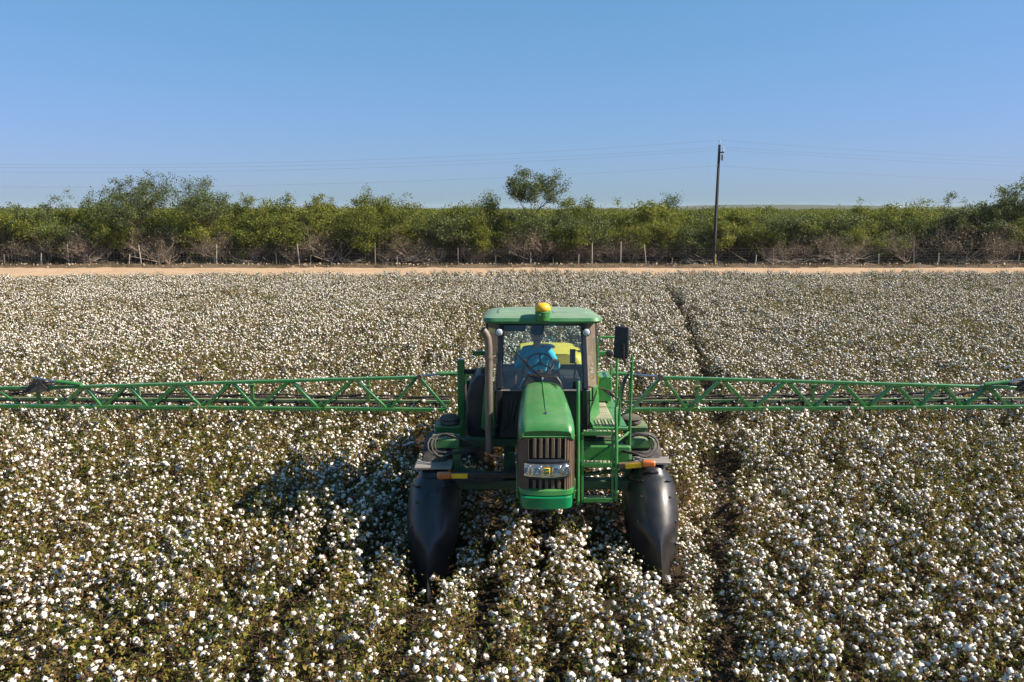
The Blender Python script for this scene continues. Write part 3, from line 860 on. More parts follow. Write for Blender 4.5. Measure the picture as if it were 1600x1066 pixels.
m = MB(off=o_); m.lathe([(0.02, 9.35), (0.12, 9.40), (0.12, 9.85), (0.03, 9.92)], (PX_ + .33, PY_ - .12, 0), n=12); m.build('cutout_can', G['grey'], pole)
m = MB(off=o_); m.tube([(PX_ - .10, PY_ - .1, 8.9), (PX_ - .17, PY_ - .15, 8.9)], 0.05, 8); m.build('neutral_clevis', G['grey'], pole)
m = MB(off=o_); m.tube([(PX_ + .02, PY_ - .18, 0.1), (PX_ + .0, PY_ - .17, 5), (PX_ + .03, PY_ - .13, 8.8)], 0.012, 4); m.build('ground_wire', G['cable'], pole)
for k, (x0, z0, sl, lab) in enumerate(((.04, 11.14, 2.1, 'topmost overhead line carried over the top of the utility pole'), (.38, 10.52, 1.75, 'second overhead line from the top, on the utility pole bracket'), (.38, 10.30, 1.9, 'third overhead line, just below the second on the pole bracket'), (-.15, 8.9, 1.75, 'lowest overhead line, clamped to the side of the utility pole'))):
    m = MB(); p_ = []
    for side in (-1, 1):
        seg = []
        for i in range(41):
            t = i / 40
            L = 110.0
            seg.append((PX_ + x0 + side * L * t, PY_ - 0.1 - (6.0 * t if side < 0 else -2 * t), z0 - 4 * sl * t * (1 - t) * 1.0 - (0.4 * t if side < 0 else 0)))
        p_ = (seg[::-1][:-1] + p_) if side < 0 else (p_ + seg)
    m.tube(p_, 0.0062, 4)
    tag(m.build('overhead_line', G['cable']), lab, 'power line')

# ------------------------------------------------------------------ dead wood and clods along the fence, far sheds
def brush_pile(x, y, n, w, h, seed, label):
    rng = random.Random(seed)
    root = empty('brush_pile', (x, y, 0.1)); tag(root, label, 'brush pile')
    m = MB()
    for k in range(n):
        a = rng.uniform(-.6, .6) + (math.pi if rng.random() < .5 else 0); L = rng.uniform(.4, 1.2) * w * .26
        c = Vector((rng.gauss(0, w * .2), rng.gauss(0, .35), rng.uniform(0.02, h * .5)))
        d = Vector((math.cos(a), math.sin(a) * .5, rng.uniform(-.1, .55)))
        q = c + d * L * .5 + Vector((0, 0, rng.uniform(-.08, .12)))
        e = c + d * L
        m.tube([c, q, e], [rng.uniform(.014, .032), .014, .006], 4, False)
    o = m.build('dead_branches', G['dead'], root, smooth=0, kind='stuff')
for i, (px, n, w, h, lab) in enumerate(((1315, 60, 5.2, 1.5, 'pale tangle of dead branches at the fence right of the utility pole'), (1225, 45, 6.0, .6, 'low heap of cut branches between the pole and the pale tangle'), (640, 40, 5.0, 1.1, 'heap of dead branches at the fence below the wide spreading mesquite'), (545, 30, 4.0, .7, 'flat scatter of sticks at the fence left of the wide mesquite'),
                                    (1085, 26, 4.2, .7, 'small heap of sticks at the foot of the utility pole'), (150, 24, 3.4, 1.1, 'bleached dead limbs behind the fence near the left tall trees'), (1555, 34, 4.6, .7, 'low pile of dead limbs under the far right tree'), (1500, 24, 3.4, .6, 'scatter of dead sticks below the broad dark mesquite'), (390, 26, 3.6, .9, 'grey stick pile at the fence below the open-crowned mesquite'))):
    brush_pile(wx(px, 73.2, 0), 73.2 + .3 * math.sin(i * 3), n, w, h, i + 1, lab)
m = MB()
for k in range(420):
    x = random.uniform(-60, 60); y = 70.8 + random.gauss(0, .5); s = random.uniform(.03, .11) * (1.6 if random.random() < .08 else 1)
    v = ICO1[:12] if False else None
    cz = 0.10 + 0.2 * math.exp(-((y - 70.9) / .75) ** 2)
    m.box((x, y, cz), (s * random.uniform(1, 2), s * 1.4, s), rot=(random.random() * 3, random.random() * 3, random.random() * 3), taper=random.uniform(.4, .9))
tag(m.build('clods', G['stone'], smooth=0), 'pale clods and stones along the earth bank by the fence', 'clods', kind='stuff')
for k, (px, w, lab) in enumerate(((1389, 9, 'left one of two tiny white farm sheds on the horizon'), (1407, 11, 'right one of two tiny white farm sheds on the horizon'))):
    yb = 1500.0; x = (px - 800) / F_PX * yb * math.cos(PITCH)
    root = empty('farm_shed', (x, yb, 3.3)); tag(root, lab, 'shed')
    m = MB(); m.span((-w / 2, -5, -4.6), (w / 2, 5, 2.8)); m.build('wall', G['shed'], root)
    m = MB(); m.loft([[(-w / 2 - .4, -5.5, 2.8), (w / 2 + .4, -5.5, 2.8), (w / 2 + .4, 0, 4.4), (-w / 2 - .4, 0, 4.4)], [(-w / 2 - .4, -5.5, 2.95), (w / 2 + .4, -5.5, 2.95), (w / 2 + .4, 0, 4.55), (-w / 2 - .4, 0, 4.55)]])
    m.loft([[(-w / 2 - .4, 5.5, 2.8), (w / 2 + .4, 5.5, 2.8), (w / 2 + .4, 0, 4.4), (-w / 2 - .4, 0, 4.4)], [(-w / 2 - .4, 5.5, 2.95), (w / 2 + .4, 5.5, 2.95), (w / 2 + .4, 0, 4.55), (-w / 2 - .4, 0, 4.55)]])
    m.build('roof', G['shed'], root)
# ------------------------------------------------------------------ the crop sprayer, seen from the front
OY = 13.0
S = empty('crop_sprayer', (AX, OY, 0.0))
tag(S, 'green self-propelled crop sprayer driving through the cotton with its booms spread', 'sprayer')
def B(): return MB(off=(0, OY, 0))
def arc(c, r, a0, a1, n=8, plane='XZ'):
    out = []
    for i in range(n + 1):
        a = math.radians(a0 + (a1 - a0) * i / n); u, v = r * math.cos(a), r * math.sin(a)
        out.append({'XZ': (c[0] + u, c[1], c[2] + v), 'YZ': (c[0], c[1] + u, c[2] + v), 'XY': (c[0] + u, c[1] + v, c[2])}[plane])
    return out

# chassis
m = B()
for sx in (-1, 1): m.span((sx * .40, 10.95, 1.42), (sx * .56, 16.3, 1.62))
m.span((-.40, 13.2, 1.43), (.40, 13.4, 1.60)); m.span((-.40, 16.1, 1.43), (.40, 16.299, 1.61))
frame = m.build('frame', G['green_shaded'], S, bevel=.012)
m = B(); m.span((-1.50, 11.36, 1.71), (1.50, 11.50, 1.83)); m.build('cross_beam', G['green_shaded'], S, bevel=.015)
m = B(); m.span((-1.36, 10.88, 1.22), (1.36, 11.06, 1.36)); m.build('axle_beam', G['green_shaded'], S, bevel=.015)
m = B(); m.span((-1.1, 14.86, 1.22), (1.1, 15.04, 1.40)); m.build('axle_beam', G['green_dusty'], S, bevel=.015)
m = B(); m.span((-.30, 10.0, 1.40), (.30, 11.3, 2.05)); m.build('engine_block', G['grille_dark'], S, bevel=.03)
m = B(); m.span((-.36, 10.4, 1.62), (-.28, 11.25, 1.98)); m.span((.28, 10.4, 1.62), (.36, 11.25, 1.98)); m.build('engine_side_screen', G['grille_dark'], S, bevel=.01)

for k in range(5):
    m = B(); m.tube([(-1.30 + .02 * k, 10.84, 1.40 + .02 * k), (-.95, 10.80 - .01 * k, 1.33 + .035 * k), (-.62, 10.82, 1.38 + .03 * k), (-.36, 10.9, 1.50 + .02 * k)], .012, 6); m.build('axle_hose', G['hose'], S, smooth=60)

# hood
def hood_ring(y, w, ztop, zside, crown, rad=.13, n=9):
    ring = [(-w, y, zside)]
    for i in range(n):
        a = math.pi - (math.pi / 2) * i / (n - 1)
        ring.append((-w + rad + rad * math.cos(a), y, ztop - rad + rad * math.sin(a)))
    for i in range(1, 8):
        t = i / 8; x = (-w + rad) * (1 - t) + (w - rad) * t
        ring.append((x, y, ztop + crown * (1 - (2 * t - 1) ** 2)))
    for i in range(n):
        a = math.pi / 2 - (math.pi / 2) * i / (n - 1)
        ring.append((w - rad + rad * math.cos(a), y, ztop - rad + rad * math.sin(a)))
    ring.append((w, y, zside))
    return ring
rings = [hood_ring(9.722, .285, 2.275, 2.250, .008, .02), hood_ring(9.70, .305, 2.305, 2.235, .012, .05), hood_ring(9.735, .338, 2.375, 2.195, .018, .11), hood_ring(9.84, .358, 2.425, 2.15, .022, .13),
         hood_ring(10.05, .362, 2.475, 2.05, .024, .14), hood_ring(10.35, .350, 2.53, 1.98, .026, .14), hood_ring(10.7, .330, 2.585, 1.97, .028, .14), hood_ring(11.05, .305, 2.635, 1.98, .028, .13), hood_ring(11.24, .285, 2.652, 2.0, .026, .12), hood_ring(11.27, .26, 2.62, 2.02, .02, .1)]
rings = [[(x, y, z + .115 - .065 * min(1, (y - 9.7) / 1.5)) for x, y, z in r] for r in rings]
hood = B().loft(rings).build('hood', G['green'], S, smooth=50)
m = B(); m.tube([(0, 9.95, 2.582), (0, 10.2, 2.624), (0, 10.7, 2.688), (0, 11.2, 2.731)], [.004, .009, .011, .011], 6); m.build('center_rib', G['green'], hood)
m = B(); m.lathe([(.004, .0), (.022, .004), (.02, .014), (.004, .017)], (0, 9.98, 2.588), n=14); m.build('latch', G['steel'], hood)
for sx in (-1, 1):
    m = B(); m.tube([(sx * .12, 11.12, 2.716), (sx * .17, 11.05, 2.705), (sx * .20, 10.98, 2.69)], [.003, .006, .003], 5)
    if sx > 0: m.build('vent_slot', G['black'], hood)

# grille: a rounded shell with upright bars
def shell_ring(z, w, yf, rad=.15, back=10.55):
    p = [(-w, back, z)]
    for i in range(8):
        a = math.pi + (math.pi / 2) * i / 7
        p.append((-w + rad + rad * math.cos(a), yf + rad + rad * math.sin(a) , z))
    for i in range(1, 6):
        t = i / 6; x = (-w + rad) * (1 - t) + (w - rad) * t
        p.append((x, yf - .02 * (1 - (2 * t - 1) ** 2), z))
    for i in range(8):
        a = 1.5 * math.pi + (math.pi / 2) * i / 7
        p.append((w - rad + rad * math.cos(a), yf + rad + rad * math.sin(a), z))
    p.append((w, back, z))
    return p
grille = B().loft([shell_ring(z, w, y) for z, w, y in ((1.64, .350, 9.755), (1.75, .355, 9.745), (2.0, .352, 9.745), (2.22, .348, 9.755), (2.335, .335, 9.785))]).build('grille', G['grille_dark'], S, smooth=40)
def front_y(x):
    return 9.735
for zz0, zz1 in ((2.07, 2.335), (1.665, 1.785)):
    for k in range(-2, 3):
        x = k * .078
        m = B(); m.span((x - .021, 9.700, zz0), (x + .021, 9.742, zz1)); m.build('slat', G['grille'], grille, bevel=.006)
m = B(); 
for sx in (-1, 1):        # the solid corner panels either side of the bars
    def corner(z, o):
        p = []
        for i in range(7):
            a = math.radians(180 + 78 * i / 6) if sx < 0 else math.radians(360 - 78 * i / 6)
            p.append((sx * .195 + (.165 + o) * math.cos(a), 9.905 + (.205 + o) * math.sin(a), z))
        return p
    m = B()
    outer = [corner(z, .006) for z in (1.64, 1.9, 2.15, 2.332)]
    inner = [corner(z, -.02) for z in (1.64, 1.9, 2.15, 2.332)]
    m.loft([o + i[::-1] for o, i in zip(outer, inner)])
    m.build('corner_panel', G['grille'], grille, smooth=40)
    for k in range(7):     # fine ribs on the corner
        a = math.radians(185 + 10.5 * k) if sx < 0 else math.radians(355 - 10.5 * k)
        x, y = sx * .195 + .173 * math.cos(a), 9.905 + .213 * math.sin(a)
        m = B(); m.bar((x, y, 1.66), (x, y, 2.325), .009, .009); m.build('rib', G['grille'], grille)
    for k in range(8):     # upright louvres down the side
        y = 9.93 + .075 * k
        m = B(); m.span((sx * .350, y, 1.68), (sx * .366, y + .035, 2.20 - .022 * k)); m.build('side_louvre', G['grille'], grille, bevel=.004)

# headlight panel
hp = B().loft([shell_ring(z, w, y, .16, 9.93) for z, w, y in ((1.805, .318, 9.678), (1.82, .328, 9.668), (2.04, .326, 9.672), (2.058, .312, 9.69))]).build('headlight_panel', G['black_trim'], S, smooth=40)
m = B().loft([shell_ring(z, w, y, .165, 9.86) for z, w, y in ((1.835, .318, 9.661), (1.84, .322, 9.657), (2.005, .320, 9.661), (2.01, .314, 9.667))]); m.build('silver_bezel', G['lamp'], hp, smooth=40)
for x, wd, yy, rz in ((-.125, .115, 9.642, 0), (.125, .115, 9.642, 0), (-.247, .085, 9.672, -.55), (.247, .085, 9.672, .55)):
    m = B(); m.box((x, yy + .006, 1.922), (wd, .022, .125), rot=(0, 0, rz)); lampo = m.build('lamp', G['lamp'], hp, bevel=.012)
    m = B()
    for i in range(5):
        m.lathe([(.05 - .009 * i, 0.002 * i), (.046 - .009 * i, 0.002 * i + .002)], (x, 0, 1.922), n=12) if False else None
    m.lathe([(.002, -.006), (.014, -.010), (.022, -.005), (.042, -.009), (.046, -.002), (.02, .0)], (x, yy - .003, 1.922), axis='Y', n=16); m.build('reflector_bowl', G['bowl'], hp)
m = B(); m.box((0, 9.642, 1.922), (.082, .02, .085)); em = m.build('emblem_plate', G['yellow'], hp, bevel=.012)
m = B(); m.box((0, 9.6295, 1.922), (.066, .008, .069)); m.build('emblem_field', G['green_bumper'], hp, bevel=.008)
deer = [(-.026, -.012), (-.020, -.002), (-.010, .004), (.006, .004), (.014, .010), (.013, .020), (.017, .014), (.022, .018), (.020, .010), (.026, .006), (.019, .003), (.014, -.004), (.022, -.012), (.012, -.009), (.006, -.005), (-.008, -.005), (-.014, -.014), (-.016, -.022), (-.019, -.013), (-.018, -.007)]
m = B(); n_ = len(deer)
m.add([(x, 9.6245, 1.925 + z) for x, z in deer] + [(x, 9.6215, 1.925 + z) for x, z in deer], [tuple(range(n_)), tuple(reversed(range(n_, 2 * n_)))] + [(i, (i + 1) % n_, n_ + (i + 1) % n_, n_ + i) for i in range(n_)])
m.build('leaping_deer_mark', G['yellow'], hp, smooth=0)

# bumper: a rounded bar above a flat-fronted weight
bp = B().loft([shell_ring(z, w, y, .12, 10.3) for z, w, y in ((1.415, .325, 9.655), (1.425, .335, 9.645), (1.565, .335, 9.640), (1.575, .33, 9.65))]).build('bumper', G['green_bumper'], S, smooth=40)
m = B().loft([shell_ring(z, w, y, .15, 10.5) for z, w, y in ((1.578, .352, 9.70), (1.59, .358, 9.675), (1.645, .358, 9.685), (1.662, .352, 9.715))]); m.build('bumper_bar', G['green'], bp, smooth=40)
for sx in (-1, 1):
    m = B(); m.span((sx * .352, 9.92, 1.45), (sx * .385, 10.62, 1.72)); m.build('side_plate', G['green'], bp, bevel=.01)

# cab ------------------------------------------------------------
def rrect(z, x, y0, y1, c, n=5, dz=0.0):
    p = []
    for cx, cy, a0 in ((x - c, y0 + c, -90), (x - c, y1 - c, 0), (-x + c, y1 - c, 90), (-x + c, y0 + c, 180)):
        for i in range(n):
            a = math.radians(a0 + 90 * i / (n - 1)); yy = cy + c * math.sin(a)
            p.append((cx + c * math.cos(a), yy, z + dz * (yy - y0)))
    return p
roof = B().loft([rrect(3.555, .78, 11.36, 12.90, .14), rrect(3.562, .84, 11.28, 12.94, .16, dz=-.02), rrect(3.60, .862, 11.25, 12.96, .18, dz=-.045), rrect(3.645, .855, 11.27, 12.94, .18, dz=-.06), rrect(3.672, .81, 11.34, 12.88, .18, dz=-.06), rrect(3.686, .68, 11.48, 12.76, .16, dz=-.055), rrect(3.692, .35, 11.8, 12.5, .12, dz=-.05)]).build('cab_roof', G['green_roof'], S, smooth=35)
for sx in (-1, 1):
    m = B().loft([[(p[0] * .40 + sx * .40, p[1], p[2]) for p in rrect(3.683, .68, 11.50, 12.58, .12, dz=-.062)], [(p[0] * .38 + sx * .40, p[1], p[2]) for p in rrect(3.700, .64, 11.54, 12.54, .1, dz=-.062)]])
    m.build('raised_panel', G['green_roof'], roof, smooth=30)
m = B().loft([rrect(3.50, .66, 11.50, 12.85, .08), rrect(3.556, .74, 11.40, 12.9, .1)]); m.build('roof_liner', G['black'], roof)
gps = B().lathe([(.085, 3.60), (.105, 3.615), (.108, 3.70), (.114, 3.735), (.10, 3.75)], (0.0, 11.30, 0), n=24).build('gps_receiver', G['green'], S, smooth=40)
m = B(); m.lathe([(.104, 3.748), (.114, 3.765), (.112, 3.80), (.095, 3.835), (.06, 3.856), (.01, 3.862)], (0.0, 11.30, 0), n=24); m.build('yellow_dome', G['yellow'], gps, smooth=60)
for sx in (-1, 1):
    m = B(); m.lathe([(.003, -.008), (.010, -.006), (.010, .0)], (sx * .045, 11.192, 3.70), axis='Y', n=10); m.build('bolt', G['lens'], gps)
m = B(); m.tube([(.0, 11.20, 3.62), (.03, 11.22, 3.58), (.02, 11.42, 3.52), (0, 11.5, 3.38), (-.06, 11.55, 3.42)], .008, 5); m.build('cable', G['black'], gps)

def quad_panel(m, a, b, c, d, t):
    a, b, c, d = map(Vector, (a, b, c, d)); n = (b - a).cross(d - a).normalized() * t
    return m.add([a, b, c, d, a + n, b + n, c + n, d + n], [(0, 1, 2, 3), (7, 6, 5, 4), (0, 4, 5, 1), (1, 5, 6, 2), (2, 6, 7, 3), (3, 7, 4, 0)])
m = B(); quad_panel(m, (-.585, 11.30, 2.60), (.60, 11.30, 2.60), (.565, 11.49, 3.54), (-.565, 11.49, 3.54), -.006); ws = m.build('windshield', G['tint'], S, smooth=0)
m = B()
for a, b in (((-.60, 11.285, 2.585), (.615, 11.285, 2.585)), ((-.585, 11.29, 2.60), (-.57, 11.49, 3.54)), ((.60, 11.29, 2.60), (.57, 11.49, 3.54)), ((-.57, 11.48, 3.535), (.57, 11.48, 3.535))):
    m2 = B(); m2.tube([a, b], .013, 6); m2.build('seal', G['grey'] if a[2] < 2.59 else G['black'], ws)
m = B(); m.bar((.0, 11.225, 2.77), (-.30, 11.30, 3.05), .016, .02); m.bar((-.30, 11.305, 3.05), (-.49, 11.35, 3.24), .012, .014); wip = m.build('wiper', G['black'], S)
m = B(); m.lathe([(.004, -.02), (.018, -.016), (.018, .02)], (.0, 11.22, 2.77), axis='Y', n=10); m.build('pivot', G['lens'], wip)
m = B(); m.loft([[(-.30, 11.20, 2.60), (.30, 11.20, 2.60), (.30, 11.36, 2.60), (-.30, 11.36, 2.60)], [(-.27, 11.23, 2.72), (.27, 11.23, 2.72), (.27, 11.36, 2.72), (-.27, 11.36, 2.72)], [(-.21, 11.25, 2.80), (.21, 11.25, 2.80), (.20, 11.36, 2.82), (-.20, 11.36, 2.82)]]); m.build('cowl', G['black'], S, bevel=.01)
for sx in (-1, 1):
    m = B(); m.bar((sx * .655, 11.40, 1.86), (sx * .625, 11.30, 2.60), .085, .09); m.bar((sx * .625, 11.30, 2.60), (sx * .595, 11.50, 3.56), .075, .085)
    ap = m.build('front_pillar', G['black_trim'], S, bevel=.015)
    if sx > 0:
        m = B(); m.tube([(.68, 11.36, 2.42), (.735, 11.33, 2.42), (.735, 11.33, 2.62), (.68, 11.36, 2.62)], .014, 6); m.build('grab_handle', G['black'], ap)
    m = B(); m.bar((sx * .83, 11.78, 1.9), (sx * .80, 11.80, 3.55), .05, .06); m.build('middle_pillar', G['black'], S, bevel=.01)
    m = B(); m.bar((sx * .78, 12.85, 1.9), (sx * .76, 12.82, 3.52), .08, .08); m.build('rear_pillar', G['black'], S, bevel=.01)
    m = B(); quad_panel(m, (sx * .675, 11.37, 2.55), (sx * .835, 11.76, 2.55), (sx * .80, 11.78, 3.54), (sx * .635, 11.50, 3.54), .006 * sx); m.build('quarter_window', G['dusty_glass'], S, smooth=0)
    m = B(); quad_panel(m, (sx * .845, 11.82, 2.40), (sx * .80, 12.82, 2.40), (sx * .77, 12.80, 3.52), (sx * .81, 11.83, 3.52), .006 * sx); m.build('side_window', G['tint'], S, smooth=0)
    m = B(); quad_panel(m, (sx * .70, 11.385, 1.88), (sx * .90, 11.80, 1.88), (sx * .845, 11.79, 2.56), (sx * .685, 11.375, 2.56), .02 * sx); m.build('quarter_panel', G['green'], S, smooth=0, bevel=.005)
    m = B(); m.span((sx * .80, 11.84, 1.9), (sx * .89, 12.85, 2.38)); m.build('side_panel', G['green'], S, bevel=.02)
    m = B(); m.lathe([(.02, .03), (.058, .02), (.066, -.05), (.06, -.07), (.052, -.074)], (sx * .625, 11.34, 3.44), axis='Y', n=18); wl = m.build('work_light', G['black'], S)
    m = B(); m.lathe([(.052, -.071), (.045, -.084), (.02, -.090), (.003, -.091)], (sx * .625, 11.34, 3.44), axis='Y', n=18); m.build('lens', G['lens'], wl, smooth=60)
m = B(); m.span((-.62, 11.345, 1.86), (.62, 11.375, 2.58)); m.build('firewall', G['interior'], S, bevel=.008)
m = B()
for k in range(9): m.tube([(-.58 + .06 * k, 11.33, 1.95 + .05 * (k % 3)), (-.52 + .05 * k, 11.28, 2.15 + .07 * math.sin(k)), (-.50 + .06 * k, 11.33, 2.42)], .013, 5)
m.build('wiring_loom', G['hose'], S, kind='stuff')
m = B(); m.span((-.80, 11.39, 1.84), (.80, 12.86, 1.90)); m.build('cab_floor', G['interior'], S)
m = B(); m.span((-.76, 12.84, 1.90), (.76, 12.87, 2.66)); m.build('cab_rear_panel', G['interior'], S)
m = B(); quad_panel(m, (-.74, 12.83, 2.68), (.74, 12.83, 2.68), (.72, 12.80, 3.50), (-.72, 12.80, 3.50), .006); m.build('rear_window', G['tint'], S, smooth=0)
# inside the cab
m = B(); m.loft([[(-.26, 12.15, 2.28), (.18, 12.15, 2.28), (.20, 12.62, 2.28), (-.28, 12.62, 2.28)], [(-.28, 12.10, 2.40), (.20, 12.10, 2.40), (.20, 12.62, 2.38), (-.28, 12.62, 2.38)]]); m.box((-.04, 12.66, 2.68), (.46, .12, .62), rot=(-.10, 0, 0)); m.span((-.20, 12.2, 1.9), (.12, 12.55, 2.28)); m.build('seat', G['interior'], S, bevel=.03)
m = B(); m.span((-.76, 12.25, 2.0), (-.36, 12.78, 2.66)); m.span((.30, 11.85, 2.0), (.62, 12.75, 2.60)); m.span((.34, 11.75, 2.54), (.60, 12.1, 2.64)); m.build('side_console', G['interior'], S, bevel=.03)
m = B(); m.tube([(.50, 11.80, 2.60), (.52, 11.78, 2.9)], .014, 6); m.box((.47, 11.76, 3.0), (.085, .03, .22), rot=(.1, 0, -.1)); m.build('display_screen', G['black'], S, bevel=.006)
m = B(); m.loft([[(-.20, 11.40, 2.62), (.18, 11.40, 2.62), (.15, 11.75, 2.62), (-.17, 11.75, 2.62)], [(-.15, 11.46, 2.76), (.13, 11.46, 2.76), (.10, 11.68, 2.80), (-.12, 11.68, 2.80)]]); m.tube([(-.02, 11.50, 2.2), (-.02, 11.66, 2.82)], .05, 8); m.build('dashboard', G['dash'], S, bevel=.015)
m = B(); m.span((-.56, 11.60, 3.40), (-.24, 11.75, 3.50)); m.build('overhead_radio', G['black'], S, bevel=.01)
SWC, SWT = Vector((-.02, 11.70, 2.90)), math.radians(38)
def wheel_pt(a, r=.20, lift=0.0):
    return SWC + Vector((r * math.cos(a), r * math.sin(a) * math.cos(SWT) - lift * math.sin(SWT) , r * math.sin(a) * math.sin(SWT) * 1.0 + lift * math.cos(SWT)))
m = B(); m.tube([wheel_pt(2 * math.pi * i / 32) for i in range(33)], .0125, 8, False)
for a in (90, 210, 330): m.tube([SWC, wheel_pt(math.radians(a))], .013, 6)
m.lathe([(.02, -.03), (.05, -.02), (.05, .01), (.02, .02)], SWC, n=12); m.build('steering_wheel', G['black'], S)

# exhaust, fuel tank, support post on the left
EY = 11.13
ex = B().tube([(-.77, EY, 1.70), (-.77, EY, 2.6), (-.77, EY, 3.26), (-.782, EY, 3.38), (-.82, EY - .01, 3.46), (-.85, EY - .02, 3.50)], [.055, .055, .054, .053, .053, .050], 16).build('exhaust_stack', G['exhaust'], S, smooth=50)
m = B(); m.lathe([(.001, 0), (.046, 0), (.046, .004), (.001, .004)], (0, 0, 0), n=14)
Rm = Vector((0, 0, 1)).rotation_difference(Vector((-.58, -.18, .76))).to_matrix()
m.v = [Rm @ p + Vector((-.853, EY - .021, 3.504)) for p in m.v]; m.build('pipe_mouth', G['grille_dark'], ex)
for z in (2.05, 3.10):
    m = B(); m.lathe([(.053, z - .02), (.063, z - .018), (.063, z + .018), (.053, z + .02)], (-.77, EY, 0), n=16); m.tube([(-.72, EY + .02, z), (-.64, 11.34 + .05 * (z > 3), z)], .012, 6); m.build('clamp', G['exhaust'], ex)
def trect(z, x0, x1, y0, y1, c=.06, n=4):
    p = []
    for cx, cy, a0 in ((x1 - c, y0 + c, -90), (x1 - c, y1 - c, 0), (x0 + c, y1 - c, 90), (x0 + c, y0 + c, 180)):
        for i in range(n):
            a = math.radians(a0 + 90 * i / (n - 1)); p.append((cx + c * math.cos(a), cy + c * math.sin(a), z))
    return p
ft = B().loft([trect(z, x0, x1, 11.85, y1) for z, x0, x1, y1 in ((1.72, -1.10, -.70, 12.8), (1.76, -1.13, -.68, 12.85), (2.35, -1.14, -.68, 12.85), (2.55, -1.08, -.70, 12.75), (2.66, -.99, -.74, 12.6), (2.69, -.95, -.78, 12.5))]).build('fuel_tank', G['black'], S, smooth=40)
m = B(); m.lathe([(.05, 2.68), (.07, 2.69), (.07, 2.75), (.05, 2.76)], (-.86, 12.1, 0), n=14); m.build('filler_cap', G['black'], ft)
sp = B(); sp.span((-1.32, 12.5, 1.50), (-1.20, 12.62, 2.80)); sp = sp.build('boom_rest', G['green'], S, bevel=.012)
m = B(); m.span((-1.20, 12.53, 2.56), (-.98, 12.59, 2.64)); m.build('cross_arm', G['black'], sp, bevel=.005)
m = B(); m.span((-1.18, 12.66, 2.02), (-1.02, 12.80, 2.42)); m.build('control_box', G['black'], sp, bevel=.01)
m = B(); m.tube([(-1.19, 12.5, 2.20), (-1.07, 12.48, 2.20), (-1.05, 12.48, 2.13)], .01, 5); m.build('hook', G['grey'], sp)
for a_, b_ in ((-1.10, -.84), (.84, 1.16)):
    m = B(); m.span((a_, 13.0, 2.78), (b_, 13.06, 2.85)); m.build('rear_rail', G['green'], S, bevel=.01)

# solution tank behind the cab
tk = B().loft([trect(z + (0 if z < 2.4 else -.02), -x * .45, x, 13.15, 14.3, .18, 6) for z, x in ((1.66, .60), (1.72, .72), (2.3, .82), (2.58, .82), (2.74, .76), (2.80, .64))]).build('solution_tank', G['tank'], S, smooth=40)
m = B(); m.lathe([(.20, 2.77), (.22, 2.78), (.22, 2.80), (.18, 2.82)], (0.1, 13.8, 0), n=20); m.build('tank_lid', G['black'], tk)
for y in (13.5, 14.0):
    m = B(); m.tube([(-.38, y, 1.7), (-.385, y, 2.56), (-.33, y, 2.76), (.74, y, 2.765), (.84, y, 2.56), (.83, y, 1.7)], .018, 6); m.build('tank_strap', G['black'], tk)
m = B(); m.span((-.72, 13.2, 1.60), (.72, 14.25, 1.65)); m.build('tank_cradle', G['green_dusty'], S, bevel=.01)

